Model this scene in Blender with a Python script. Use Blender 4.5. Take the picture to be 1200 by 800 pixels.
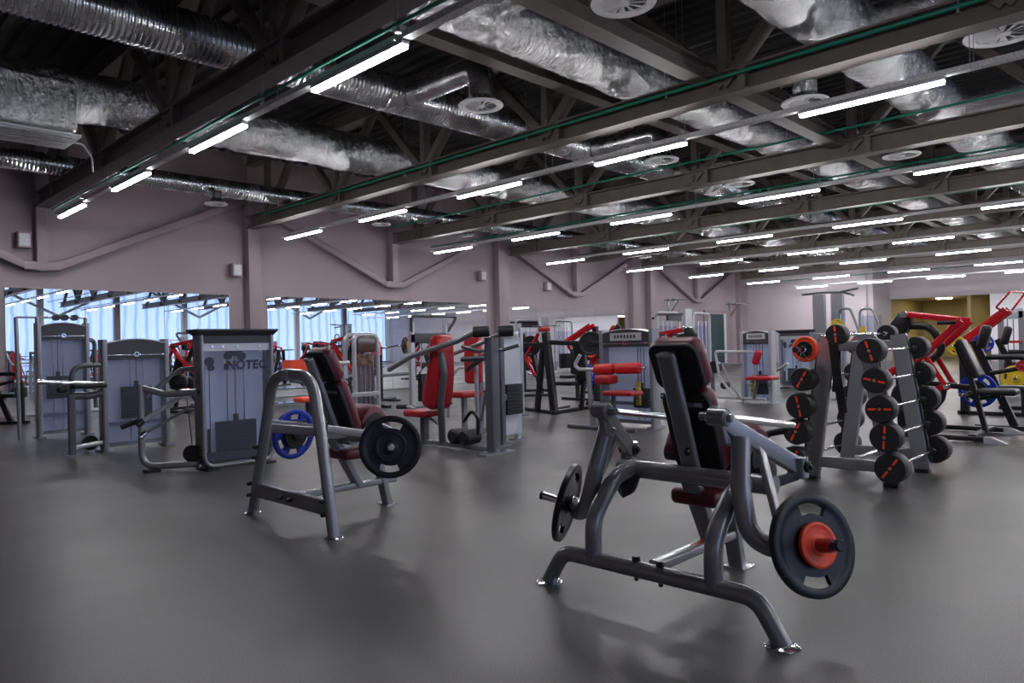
import bpy, bmesh, math, random
from mathutils import Vector, Matrix
random.seed(7)
for o in list(bpy.data.objects): bpy.data.objects.remove(o)
SC = bpy.context.scene
COL = SC.collection
PI = math.pi
V = Vector

# ---------------------------------------------------------------- camera, world, exposure
F_PX, YAW, PITCH, ROLL, EYE = 849.51, 0.77053, 0.005175, -0.024408, 1.3
cd = bpy.data.cameras.new('camera'); cam = bpy.data.objects.new('camera', cd); COL.objects.link(cam)
cd.sensor_width = 36.0; cd.lens = F_PX / 1200 * 36; cd.clip_start = 0.05; cd.clip_end = 200
d = V((math.cos(YAW)*math.cos(PITCH), math.sin(YAW)*math.cos(PITCH), math.sin(PITCH)))
r0 = V((math.sin(YAW), -math.cos(YAW), 0)); u0 = r0.cross(d)
rr = r0*math.cos(ROLL) + u0*math.sin(ROLL); uu = -r0*math.sin(ROLL) + u0*math.cos(ROLL)
cam.matrix_world = Matrix(((rr.x, uu.x, -d.x, 0), (rr.y, uu.y, -d.y, 0), (rr.z, uu.z, -d.z, EYE), (0, 0, 0, 1)))
SC.camera = cam
w = bpy.data.worlds.new('world'); SC.world = w; w.use_nodes = True
w.node_tree.nodes['Background'].inputs[0].default_value = (0.5, 0.6, 0.8, 1)
w.node_tree.nodes['Background'].inputs[1].default_value = 0.3
SC.view_settings.view_transform = 'Standard'; SC.view_settings.look = 'None'
SC.view_settings.gamma = 1; SC.view_settings.use_curve_mapping = False
SC.view_settings.exposure = 0.50
LAMP_POWER = 62.0
WINDOW_POWER = 1.7

# ---------------------------------------------------------------- materials
def mat(name, col, rough=0.5, metal=0.0, noise=0.0, nscale=20, bump=0.0, bscale=60, rvar=0.0, emit=None, estr=0, alpha=1.0, coat=0.0):
    m = bpy.data.materials.new(name); m.use_nodes = True
    nt = m.node_tree; b = nt.nodes['Principled BSDF']
    b.inputs['Base Color'].default_value = (*col, 1); b.inputs['Roughness'].default_value = rough
    b.inputs['Metallic'].default_value = metal; b.inputs['Alpha'].default_value = alpha
    b.inputs['Coat Weight'].default_value = coat
    tc = nt.nodes.new('ShaderNodeTexCoord')
    if noise > 0 or rvar > 0:
        n = nt.nodes.new('ShaderNodeTexNoise'); n.inputs['Scale'].default_value = nscale; n.inputs['Detail'].default_value = 5
        nt.links.new(tc.outputs['Object'], n.inputs['Vector'])
        if noise > 0:
            mr = nt.nodes.new('ShaderNodeMapRange'); mr.inputs[1].default_value = 0.3; mr.inputs[2].default_value = 0.7
            mr.inputs[3].default_value = 1 - noise; mr.inputs[4].default_value = 1 + noise
            nt.links.new(n.outputs['Fac'], mr.inputs[0])
            mx = nt.nodes.new('ShaderNodeVectorMath'); mx.operation = 'SCALE'; mx.inputs[0].default_value = col
            nt.links.new(mr.outputs[0], mx.inputs['Scale']); nt.links.new(mx.outputs[0], b.inputs['Base Color'])
        if rvar > 0:
            mr2 = nt.nodes.new('ShaderNodeMapRange'); mr2.inputs[1].default_value = 0.3; mr2.inputs[2].default_value = 0.7
            mr2.inputs[3].default_value = max(0, rough - rvar); mr2.inputs[4].default_value = rough + rvar
            nt.links.new(n.outputs['Fac'], mr2.inputs[0]); nt.links.new(mr2.outputs[0], b.inputs['Roughness'])
    if bump > 0:
        n2 = nt.nodes.new('ShaderNodeTexNoise'); n2.inputs['Scale'].default_value = bscale; n2.inputs['Detail'].default_value = 4
        nt.links.new(tc.outputs['Object'], n2.inputs['Vector'])
        bp = nt.nodes.new('ShaderNodeBump'); bp.inputs['Strength'].default_value = bump; bp.inputs['Distance'].default_value = 0.01
        nt.links.new(n2.outputs['Fac'], bp.inputs['Height']); nt.links.new(bp.outputs[0], b.inputs['Normal'])
    if emit:
        b.inputs['Emission Color'].default_value = (*emit, 1); b.inputs['Emission Strength'].default_value = estr
    return m

GREY = mat('grey_paint', (0.30, 0.305, 0.335), 0.25, 0.4, 0.02, 3, coat=0.4)
DGREY = mat('dark_grey_paint', (0.125, 0.125, 0.145), 0.36, 0.3, 0.02, 3)
SILVER = mat('silver_paint', (0.52, 0.53, 0.57), 0.32, 0.3, 0.02, 3)
CHROME = mat('chrome', (0.72, 0.73, 0.76), 0.15, 1.0, 0.03, 10, rvar=0.05)
BLACKP = mat('black_paint', (0.014, 0.014, 0.016), 0.34, 0.1, 0.05, 4)
RUBBER = mat('black_rubber', (0.014, 0.014, 0.017), 0.5, 0, 0.15, 30, bump=0.1, bscale=200)
PLATE = mat('plate_rubber', (0.010, 0.010, 0.016), 0.36, 0, 0.2, 12, bump=0.08, bscale=90)
MAROON = mat('maroon_leather', (0.125, 0.014, 0.028), 0.36, 0, 0.08, 12, bump=0.12, bscale=90)
BACKPAN = mat('black_pad_back', (0.010, 0.007, 0.009), 0.6, 0, 0.2, 12)
REDPAD = mat('red_leather', (0.42, 0.012, 0.02), 0.35, 0, 0.08, 12, bump=0.1, bscale=90)
REDP = mat('red_paint', (0.55, 0.008, 0.016), 0.22, 0.15, 0.05, 6, coat=0.5)
ORANGE = mat('orange_rubber', (0.98, 0.095, 0.03), 0.42, 0, 0.08, 20, bump=0.08, bscale=90)
BLUE = mat('blue_rubber', (0.008, 0.035, 0.42), 0.42, 0, 0.08, 20)
YELLOW = mat('yellow_rubber', (0.70, 0.50, 0.02), 0.45, 0, 0.08, 20)
GREENR = mat('green_rubber', (0.02, 0.22, 0.08), 0.45, 0, 0.08, 20)
WHITEP = mat('white_paint', (0.62, 0.62, 0.64), 0.4, 0, 0.04, 10)
STACK = mat('weight_stack_metal', (0.022, 0.023, 0.030), 0.45, 0.3, 0.1, 20)
CAP = mat('charcoal_plastic', (0.045, 0.042, 0.055), 0.45, 0, 0.08, 20)
LABELM = mat('label_print', (0.55, 0.55, 0.58), 0.5, 0, 0.05, 20)
INK = mat('dark_blue_ink', (0.02, 0.025, 0.06), 0.5, 0, 0.05, 20)
MARK = mat('orange_print', (0.85, 0.06, 0.015), 0.5, 0, 0.05, 20, emit=None)
STRAP = mat('black_webbing', (0.008, 0.008, 0.010), 0.8, 0, 0.2, 60, bump=0.2, bscale=300)
STEEL = mat('truss_steel', (0.150, 0.128, 0.115), 0.55, 0.2, 0.15, 3, rvar=0.05)
WALLM = mat('mauve_wall_paint', (0.375, 0.303, 0.325), 0.7, 0, 0.03, 1.2, bump=0.05, bscale=40)
BACKW = mat('pale_wall_paint', (0.50, 0.45, 0.47), 0.7, 0, 0.03, 1.2)
TRIMM = mat('mauve_steel_paint', (0.30, 0.235, 0.255), 0.5, 0, 0.03, 2)
OLIVE = mat('ochre_wall_paint', (0.34, 0.27, 0.12), 0.75, 0, 0.05, 1)
DOORM = mat('dark_teal_door', (0.012, 0.05, 0.06), 0.35, 0, 0.05, 2)
GREENP = mat('green_pipe_paint', (0.006, 0.20, 0.125), 0.35, 0, 0.05, 5)
GALV = mat('galvanised_steel', (0.60, 0.61, 0.61), 0.35, 0.9, 0.15, 8, rvar=0.08)
WIRE = mat('wire', (0.30, 0.30, 0.30), 0.4, 0.8, 0.05, 8)
LAMPH = mat('lamp_housing', (0.55, 0.55, 0.58), 0.4, 0.2, 0.03, 8)
LAMPE = mat('led_tube', (0.9, 0.9, 0.95), 0.4, 0, emit=(0.97, 0.955, 0.985), estr=LAMP_POWER)
DIFFU = mat('diffuser_white', (0.75, 0.75, 0.75), 0.45, 0, 0.04, 10)
MIRROR = mat('mirror_glass', (0.86, 0.88, 0.90), 0.004, 1.0, 0.01, 0.5)
CLOTHW = mat('pale_board', (0.6, 0.6, 0.6), 0.6, 0, 0.04, 5)

def panel_mat():
    m = mat('frosted_acrylic', (0.62, 0.66, 0.76), 0.22, 0, 0.10, 2.2, rvar=0.06)
    nt = m.node_tree; out = nt.nodes['Material Output']; b = nt.nodes['Principled BSDF']
    t = nt.nodes.new('ShaderNodeBsdfTransparent'); t.inputs[0].default_value = (0.85, 0.88, 0.95, 1)
    mx = nt.nodes.new('ShaderNodeMixShader'); mx.inputs[0].default_value = 0.05
    nt.links.new(t.outputs[0], mx.inputs[1]); nt.links.new(b.outputs[0], mx.inputs[2]); nt.links.new(mx.outputs[0], out.inputs['Surface'])
    return m
FROST = panel_mat()
BACKING = mat('pale_translucent_sheet', (0.84, 0.86, 0.92), 0.35, 0, 0.14, 1.6)  # pale rear sheet, its brightness stands in for backlight through the front panels
BACKING.node_tree.nodes['Principled BSDF'].inputs['Transmission Weight'].default_value = 0.0
def _tl():
    nt = BACKING.node_tree; t = nt.nodes.new('ShaderNodeBsdfTranslucent'); t.inputs[0].default_value = (0.84, 0.87, 0.95, 1)
    mx = nt.nodes.new('ShaderNodeMixShader'); mx.inputs[0].default_value = 0.5
    nt.links.new(nt.nodes['Principled BSDF'].outputs[0], mx.inputs[1]); nt.links.new(t.outputs[0], mx.inputs[2]); nt.links.new(mx.outputs[0], nt.nodes['Material Output'].inputs['Surface'])
_tl()
TRAYM = mat('perforated_tray', (0.62, 0.62, 0.62), 0.45, 0.3, 0.25, 45)

def foil_mat():
    m = mat('crinkled_foil', (0.90, 0.91, 0.91), 0.18, 1.0, 0.06, 2.0, rvar=0.05)
    nt = m.node_tree; b = nt.nodes['Principled BSDF']; L = nt.links
    tc = nt.nodes.new('ShaderNodeTexCoord')
    def noise(scale3, scale, det, rough, dist):
        mp = nt.nodes.new('ShaderNodeMapping'); mp.inputs['Scale'].default_value = scale3; L.new(tc.outputs['Object'], mp.inputs[0])
        n = nt.nodes.new('ShaderNodeTexNoise'); n.inputs['Scale'].default_value = scale; n.inputs['Detail'].default_value = det
        n.inputs['Roughness'].default_value = rough; n.inputs['Distortion'].default_value = dist; L.new(mp.outputs[0], n.inputs['Vector']); return n
    # folds running round the duct, then fine crumple
    n1 = noise((3.4, 0.9, 0.9), 2.4, 3, 0.55, 1.6); n2 = noise((1.5, 1, 1), 11.0, 6, 0.7, 0.8)
    b1 = nt.nodes.new('ShaderNodeBump'); b1.inputs['Strength'].default_value = 1.0; b1.inputs['Distance'].default_value = 0.08
    b2 = nt.nodes.new('ShaderNodeBump'); b2.inputs['Strength'].default_value = 0.9; b2.inputs['Distance'].default_value = 0.035
    L.new(n1.outputs['Fac'], b1.inputs['Height']); L.new(n2.outputs['Fac'], b2.inputs['Height']); L.new(b1.outputs[0], b2.inputs['Normal'])
    L.new(b2.outputs[0], b.inputs['Normal'])
    return m
FOIL = foil_mat()
SPIRAL = mat('spiral_duct_steel', (0.72, 0.73, 0.74), 0.26, 1.0, 0.18, 2.5, rvar=0.08)

def floor_mat():
    m = mat('rubber_floor', (0.072, 0.071, 0.074), 0.42, 0)
    nt = m.node_tree; b = nt.nodes['Principled BSDF']
    tc = nt.nodes.new('ShaderNodeTexCoord')
    n = nt.nodes.new('ShaderNodeTexNoise'); n.inputs['Scale'].default_value = 0.55; n.inputs['Detail'].default_value = 6; n.inputs['Roughness'].default_value = 0.6
    s = nt.nodes.new('ShaderNodeTexNoise'); s.inputs['Scale'].default_value = 160; s.inputs['Detail'].default_value = 2
    for q in (n, s): nt.links.new(tc.outputs['Object'], q.inputs['Vector'])
    r1 = nt.nodes.new('ShaderNodeMapRange'); r1.inputs[1].default_value = 0.3; r1.inputs[2].default_value = 0.7; r1.inputs[3].default_value = 0.86; r1.inputs[4].default_value = 1.14
    r2 = nt.nodes.new('ShaderNodeMapRange'); r2.inputs[1].default_value = 0.35; r2.inputs[2].default_value = 0.68; r2.inputs[3].default_value = 0.62; r2.inputs[4].default_value = 1.5
    nt.links.new(n.outputs['Fac'], r1.inputs[0]); nt.links.new(s.outputs['Fac'], r2.inputs[0])
    mu = nt.nodes.new('ShaderNodeMath'); mu.operation = 'MULTIPLY'
    nt.links.new(r1.outputs[0], mu.inputs[0]); nt.links.new(r2.outputs[0], mu.inputs[1])
    vs = nt.nodes.new('ShaderNodeVectorMath'); vs.operation = 'SCALE'; vs.inputs[0].default_value = (0.080, 0.078, 0.079)
    nt.links.new(mu.outputs[0], vs.inputs['Scale']); nt.links.new(vs.outputs[0], b.inputs['Base Color'])
    r3 = nt.nodes.new('ShaderNodeMapRange'); r3.inputs[1].default_value = 0.3; r3.inputs[2].default_value = 0.7; r3.inputs[3].default_value = 0.30; r3.inputs[4].default_value = 0.46
    nt.links.new(n.outputs['Fac'], r3.inputs[0]); nt.links.new(r3.outputs[0], b.inputs['Roughness'])
    bp = nt.nodes.new('ShaderNodeBump'); bp.inputs['Strength'].default_value = 0.25; bp.inputs['Distance'].default_value = 0.002
    nt.links.new(s.outputs['Fac'], bp.inputs['Height']); nt.links.new(bp.outputs[0], b.inputs['Normal'])
    return m
FLOORM = floor_mat()

# ---------------------------------------------------------------- mesh helpers
def fillet(pts, r, n=6):
    pts = [V(p) for p in pts]
    if len(pts) < 3 or r <= 0: return pts
    out = [pts[0]]
    for i in range(1, len(pts)-1):
        a, b, c = pts[i-1], pts[i], pts[i+1]
        u, v = (a-b), (c-b); lu, lv = u.length, v.length; u.normalize(); v.normalize()
        ang = u.angle(v)
        if ang > PI-0.05: out.append(b); continue
        t = min(r/math.tan(ang/2), lu*0.48, lv*0.48)
        p0, p1 = b+u*t, b+v*t
        for k in range(n+1):
            s = k/n; out.append((1-s)**2*p0 + 2*s*(1-s)*b + s*s*p1)
    out.append(pts[-1]); return out

def rrect(w, h, r, n=3):
    r = min(r, w/2*0.98, h/2*0.98); out = []
    for cx, cy, a0 in ((w/2-r, h/2-r, 0), (-w/2+r, h/2-r, PI/2), (-w/2+r, -h/2+r, PI), (w/2-r, -h/2+r, 1.5*PI)):
        for k in range(n+1):
            a = a0 + PI/2*k/n; out.append((cx+r*math.cos(a), cy+r*math.sin(a)))
    return out

class MB:
    def __init__(s): s.v = []; s.f = []
    def sweep(s, prof, path, up=None, caps=True, scale=None):
        path = [V(p) for p in path]; n = len(prof); base = len(s.v)
        t0 = (path[1]-path[0]).normalized()
        if up is None: up = V((0, 0, 1)) if abs(t0.z) < 0.9 else V((1, 0, 0))
        up = V(up); nrm = (up - t0*up.dot(t0)).normalized()
        for i, p in enumerate(path):
            if i == 0: t = t0
            elif i == len(path)-1: t = (path[i]-path[i-1]).normalized()
            else: t = ((path[i]-path[i-1]).normalized() + (path[i+1]-path[i]).normalized()).normalized()
            nrm = (nrm - t*nrm.dot(t)).normalized(); bn = t.cross(nrm)
            k = scale[i] if scale else 1
            for (a, b) in prof: s.v.append(p + bn*a*k + nrm*b*k)
        for i in range(len(path)-1):
            for j in range(n):
                a = base+i*n+j; b = base+i*n+(j+1) % n
                s.f.append((a, b, b+n, a+n))
        if caps:
            s.f.append(tuple(base+j for j in reversed(range(n)))); e = base+(len(path)-1)*n
            s.f.append(tuple(e+j for j in range(n)))
        return s
    def tube(s, pts, r, fr=0.0, n=14, caps=True, scale=None):
        return s.sweep([(r*math.cos(2*PI*k/n), r*math.sin(2*PI*k/n)) for k in range(n)], fillet(pts, fr), caps=caps, scale=scale)
    def bar(s, pts, w, h, rad=0.008, fr=0.0, up=None):
        return s.sweep(rrect(w, h, rad), fillet(pts, fr), up=up)
    def box(s, c, size, rad=0.006):
        c = V(c); z = size[2]/2
        return s.sweep(rrect(size[0], size[1], min(rad, 0.45*min(size[0], size[1]))), [c-V((0, 0, z)), c+V((0, 0, z))], up=(0, 1, 0))
    def quadbox(s, lo, hi):
        b = len(s.v)
        for x in (lo[0], hi[0]):
            for y in (lo[1], hi[1]):
                for z in (lo[2], hi[2]): s.v.append(V((x, y, z)))
        for f in ((0, 1, 3, 2), (4, 6, 7, 5), (0, 4, 5, 1), (2, 3, 7, 6), (0, 2, 6, 4), (1, 5, 7, 3)): s.f.append(tuple(b+i for i in f))
        return s
    def lathe(s, prof, c=(0, 0, 0), axis=(0, 0, 1), n=28):
        # prof: list of (r, h)
        ax = V(axis).normalized(); q = ax.to_track_quat('Z', 'Y'); c = V(c); base = len(s.v); m = len(prof)
        for k in range(n):
            a = 2*PI*k/n
            for (r, h) in prof: s.v.append(c + q @ V((r*math.cos(a), r*math.sin(a), h)))
        for k in range(n):
            for j in range(m-1):
                a = base+k*m+j; b = base+((k+1) % n)*m+j
                s.f.append((a, b, b+1, a+1))
        return s
    def cyl(s, a, b, r, n=20, bev=0.003):
        a, b = V(a), V(b); L = (b-a).length; bev = min(bev, r*0.4, L*0.4)
        return s.lathe([(0.0001, 0), (r-bev, 0), (r, bev), (r, L-bev), (r-bev, L), (0.0001, L)], a, b-a, n)
    def pad(s, c, size, r=0.03, rot=None, nu=24, nv=14, taper=None):
        c = V(c); hx, hy, hz = [q/2 for q in size]; r = min(r, hx, hy, hz); base = len(s.v); rot = rot or Matrix.Identity(3)
        for i in range(nv):
            th = PI*(i+0.5)/nv
            for j in range(nu):
                ph = 2*PI*(j+0.5)/nu
                dd = V((math.sin(th)*math.cos(ph), math.sin(th)*math.sin(ph), math.cos(th)))
                # even out the directions so corners stay round
                p = V((math.copysign(hx-r, dd.x), math.copysign(hy-r, dd.y), math.copysign(hz-r, dd.z))) + dd*r
                if taper: p = taper(p)
                s.v.append(c + rot @ p)
        for i in range(nv-1):
            for j in range(nu):
                a = base+i*nu+j; b = base+i*nu+(j+1) % nu
                s.f.append((a, a+nu, b+nu, b))
        s.f.append(tuple(base+j for j in range(nu))); e = base+(nv-1)*nu
        s.f.append(tuple(e+j for j in reversed(range(nu))))
        return s
    def rpad(s, c, size, R=None, corner=0.06, bev=0.025):
        # upholstered board: rounded outline in its own yz plane, size = (thickness, width, length)
        R = R or Matrix.Identity(3); k = len(s.v)
        s.prism(rrect(size[1], size[2], corner, 5), -size[0]/2, size[0]/2, 'yz', bev)
        for i in range(k, len(s.v)): s.v[i] = V(c) + R @ s.v[i]
        return s
    def prism(s, pts, y0, y1, plane='xz', bev=0.0):
        # outline in a plane, extruded along the third axis; bev rounds the rim
        def mk(p, h):
            return V((p[0], h, p[1])) if plane == 'xz' else (V((p[0], p[1], h)) if plane == 'xy' else V((h, p[0], p[1])))
        n = len(pts); base = len(s.v)
        cx = sum(p[0] for p in pts)/n; cz = sum(p[1] for p in pts)/n
        lv = [(y0, bev), (y0+bev*0.3, bev*0.35), (y0+bev, 0), (y1-bev, 0), (y1-bev*0.3, bev*0.35), (y1, bev)] if bev > 0 else [(y0, 0), (y1, 0)]
        for h, ins in lv:
            for i, p in enumerate(pts):
                if ins > 0:
                    a = V((pts[i-1][0], pts[i-1][1])); b = V((p[0], p[1])); c = V((pts[(i+1) % n][0], pts[(i+1) % n][1]))
                    t = (c-a).normalized(); nn = V((-t.y, t.x))
                    if nn.dot(V((cx, cz))-b) < 0: nn = -nn
                    q = b+nn*ins; s.v.append(mk((q.x, q.y), h))
                else: s.v.append(mk(p, h))
        for l in range(len(lv)-1):
            for i in range(n):
                a = base+l*n+i; b = base+l*n+(i+1) % n; s.f.append((a, b, b+n, a+n))
        s.f.append(tuple(base+i for i in reversed(range(n)))); e = base+(len(lv)-1)*n
        s.f.append(tuple(e+i for i in range(n)))
        return s
    def build(s, name, m, parent=None, label=None, kind=None):
        me = bpy.data.meshes.new(name); me.from_pydata([tuple(v) for v in s.v], [], s.f)
        bm = bmesh.new(); bm.from_mesh(me); bmesh.ops.recalc_face_normals(bm, faces=bm.faces); bm.to_mesh(me); bm.free()
        me.polygons.foreach_set('use_smooth', [True]*len(me.polygons)); me.set_sharp_from_angle(angle=0.62)
        me.materials.append(m); o = bpy.data.objects.new(name, me); COL.objects.link(o)
        if parent: o.parent = parent
        if label: o['label'] = label
        if kind: o['kind'] = kind
        return o

def catmull(pts, n=5, closed=True):
    out = []; L = len(pts)
    for i in range(L):
        p0, p1, p2, p3 = [V((*pts[(i+k) % L],)) for k in (-1, 0, 1, 2)]
        for k in range(n):
            t = k/n
            q = 0.5*((2*p1)+(-p0+p2)*t+(2*p0-5*p1+4*p2-p3)*t*t+(-p0+3*p1-3*p2+p3)*t**3); out.append((q.x, q.y))
    return out

def thing(name, label, cat, loc=(0, 0, 0), rz=0.0, group=None):
    o = bpy.data.objects.new(name, None); COL.objects.link(o); o.location = loc; o.rotation_euler = (0, 0, rz)
    o.empty_display_size = 0.2
    o['label'] = label; o['category'] = cat
    if group: o['group'] = group
    return o
def tag(o, label, cat, group=None):
    o['label'] = label; o['category'] = cat
    if group: o['group'] = group
    return o
def kids(o): return [c for c in bpy.data.objects if c.parent == o]
def dup(root, loc, rz=0.0, label=None, group=None, scale=None):
    r = root.copy(); COL.objects.link(r); r.location = loc; r.rotation_euler = (0, 0, rz)
    if label: r['label'] = label
    if group: r['group'] = group
    if scale: r.scale = scale
    for ch in kids(root):
        c = ch.copy(); COL.objects.link(c); c.parent = r
        for g in kids(ch):
            e = g.copy(); COL.objects.link(e); e.parent = c
    return r
def struct(o): o['kind'] = 'structure'; return o

def plate_mesh(R, t, slots=(), hub=0.06, bore=0.027, step=0.82, nA=72):
    # polar cells so grip slots and round windows are real holes
    rad = [bore, hub*0.75, hub, hub+0.012, R*0.5, R*0.60, R*0.72, R*step-0.004, R*step+0.006, R-0.008, R]
    th = {0: t*0.62, 1: t*0.62, 2: t*0.60, 3: t*0.34, 4: t*0.32, 5: t*0.32, 6: t*0.32, 7: t*0.34, 8: t*0.5, 9: t*0.5, 10: t*0.36}
    m = len(rad); mb = MB()
    def solid(k, j):
        if j < 0 or j >= m-1: return False
        a = (k+0.5)/nA*2*PI; rm = (rad[j]+rad[j+1])/2
        for (ac, hw, r0, r1) in slots:
            da = (a-ac+PI) % (2*PI)-PI
            if abs(da) < hw and r0 < rm < r1: return False
        return True
    for side in (1, -1):
        for k in range(nA):
            a = k/nA*2*PI
            for j in range(m): mb.v.append(V((rad[j]*math.cos(a), rad[j]*math.sin(a), side*th[j])))
    off = nA*m
    for k in range(nA):
        k1 = (k+1) % nA
        for j in range(m-1):
            if not solid(k, j): continue
            a, b, c, e = k*m+j, k1*m+j, k1*m+j+1, k*m+j+1
            mb.f.append((a, e, c, b)); mb.f.append((a+off, b+off, c+off, e+off))
            if not solid(k, j-1): mb.f.append((a, b, b+off, a+off))
            if not solid(k, j+1): mb.f.append((e, e+off, c+off, c))
            if not solid((k-1) % nA, j): mb.f.append((a, a+off, e+off, e))
            if not solid(k1, j): mb.f.append((b, c, c+off, b+off))
    return mb
def put_axis(o, c, n):
    o.location = c; o.rotation_mode = 'QUATERNION'; o.rotation_quaternion = V(n).to_track_quat('Z', 'Y'); return o
GRIPS = ((PI/2, 0.42, 0.125, 0.19), (PI/2+2*PI/3, 0.42, 0.125, 0.19), (PI/2+4*PI/3, 0.42, 0.125, 0.19))
def two_grips(R): return ((PI/2, 0.40, R*0.55, R*0.78), (-PI/2, 0.40, R*0.55, R*0.78))
def windows(R, n): return tuple((2*PI*k/n+0.2, 0.30, R*0.55, R*0.8) for k in range(n))
def plate(c, n, R, t, m, label, slots=(), group=None, spin=0.0, hubm=None):
    o = plate_mesh(R, t, slots, hub=min(0.055, R*0.35)).build('weight_plate', m)
    o.location = c; o.rotation_mode = 'QUATERNION'
    q = V(n).to_track_quat('Z', 'Y')
    from mathutils import Quaternion
    o.rotation_quaternion = q @ Quaternion((0, 0, 1), spin)
    return tag(o, label, 'weight plate', group)
# ---------------------------------------------------------------- the room
W = 18.71; OPP = -18.6; X0 = -6.0; XB = 38.2; XR = 41.0; ROOF = 6.6
def slab(name, lo, hi, m): return struct(MB().quadbox(lo, hi).build(name, m))
slab('floor', (X0, OPP, -0.2), (52, W+0.3, 0), FLOORM)
# ribbed metal roof deck
mb = MB(); prof = []
x = X0
while x < 44: prof += [(x, ROOF), (x+0.10, ROOF), (x+0.14, ROOF+0.07), (x+0.26, ROOF+0.07), (x+0.30, ROOF)]; x += 0.30
pts = [(a, z) for a, z in prof] + [(prof[-1][0], ROOF+0.3), (X0, ROOF+0.3)]
b = 0
for yy in (OPP, W+0.3):
    for p in pts: mb.v.append(V((p[0], yy, p[1])))
n = len(pts)
for i in range(n): mb.f.append((i, (i+1) % n, (i+1) % n+n, i+n))
ROOFM = mat('dark_roof_deck', (0.045, 0.042, 0.042), 0.6, 0.3, 0.1, 2)
o = mb.build('ceiling', ROOFM); struct(o)
slab('wall_left', (X0, W, 0), (XB+0.2, W+0.3, ROOF+0.3), WALLM)
slab('wall_rear', (X0-0.2, OPP, 0), (X0, W+0.3, ROOF+0.3), WALLM)
slab('wall_far', (XB, 12.45, 0), (XB+0.25, W+0.3, ROOF+0.3), BACKW)
slab('wall_return', (XB+0.25, 12.2, 0), (XR+0.25, 12.45, ROOF+0.3), BACKW)
slab('wall_header', (XR, OPP, 3.2), (XR+0.25, 12.2, ROOF+0.3), BACKW)
# corridor behind the header
slab('wall_corridor', (XR+6, 2.0, 0), (XR+6.2, 14.5, 3.3), OLIVE)
slab('wall_corridor_side', (XR+0.25, 12.2, 0), (XR+6, 12.4, 3.3), OLIVE)
slab('wall_corridor_divider', (XR+0.25, 8.6, 0), (XR+4.5, 8.75, 3.3), OLIVE)
slab('ceiling_corridor', (XR+0.25, -6, 3.25), (XR+6.2, 12.2, 3.4), mat('ochre_ceiling', (0.55, 0.47, 0.28), 0.8, 0, 0.03, 2))
slab('wall_partition', (XR, 3.0, 0), (XR+0.12, 7.75, 3.2), mat('white_partition', (0.80, 0.77, 0.80), 0.5, 0, 0.03, 2))
slab('wall_side', (XR, OPP, 0), (XR+0.12, 3.0, 3.2), BACKW)
# window wall opposite the mirrors: posts, sill band and tall curtained windows
slab('wall_right', (X0, OPP-0.3, 0), (XR+0.3, OPP, 0.12), WALLM)
slab('wall_right_head', (X0, OPP-0.3, 6.0), (XR+0.3, OPP, ROOF+0.3), WALLM)
def curtain_mat():
    m = mat('daylit_curtain', (0.35, 0.50, 0.80), 0.8)
    nt = m.node_tree; b = nt.nodes['Principled BSDF']
    tc = nt.nodes.new('ShaderNodeTexCoord'); wv = nt.nodes.new('ShaderNodeTexWave'); wv.inputs['Scale'].default_value = 0.42; wv.inputs['Distortion'].default_value = 2.5
    wv.inputs['Detail'].default_value = 2
    nt.links.new(tc.outputs['Object'], wv.inputs['Vector'])
    cr = nt.nodes.new('ShaderNodeValToRGB'); cr.color_ramp.elements[0].color = (0.24, 0.38, 0.72, 1); cr.color_ramp.elements[1].color = (0.46, 0.60, 0.88, 1)
    cr.color_ramp.elements[0].position = 0.0; cr.color_ramp.elements[1].position = 0.35
    nt.links.new(wv.outputs['Fac'], cr.inputs[0]); nt.links.new(cr.outputs[0], b.inputs['Emission Color'])
    b.inputs['Emission Strength'].default_value = WINDOW_POWER * 0.55
    return m
CURT = curtain_mat()
k = 0
xx = X0
while xx < XR-1:
    k += 1; x1 = min(xx+4.68, XR+0.2)
    # pleated translucent curtain hanging in the opening
    mb = MB(); n = 60; base = 0
    for zz in (0.12, 6.0):
        for i in range(n+1):
            xq = xx+0.2+(x1-xx-0.4)*i/n
            mb.v.append(V((xq, OPP-0.14+0.05*math.sin(i*1.7)+0.02*math.sin(i*0.6+k), zz)))
    for i in range(n): mb.f.append((i, i+1, i+n+2, i+n+1))
    o = mb.build('window_%d' % k, CURT); struct(o)
    so = o.modifiers.new('t', 'SOLIDIFY'); so.thickness = 0.01
    struct(MB().box((xx, OPP-0.05, 3.2), (0.38, 0.5, 6.4), 0.02).build('trim_%d' % (40+k), WHITEP if k % 2 else TRIMM))
    xx = x1
for j, xc in enumerate((4.3, 13.7, 23.1, 32.5)):
    mb = MB()
    for s in (-1, 1): mb.bar([(xc, OPP+0.35, 4.0), (xc+s*4.6, OPP+0.35, 6.4)], 0.16, 0.16, 0.02)
    struct(mb.build('trim_%d' % (60+j), WHITEP))

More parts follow.
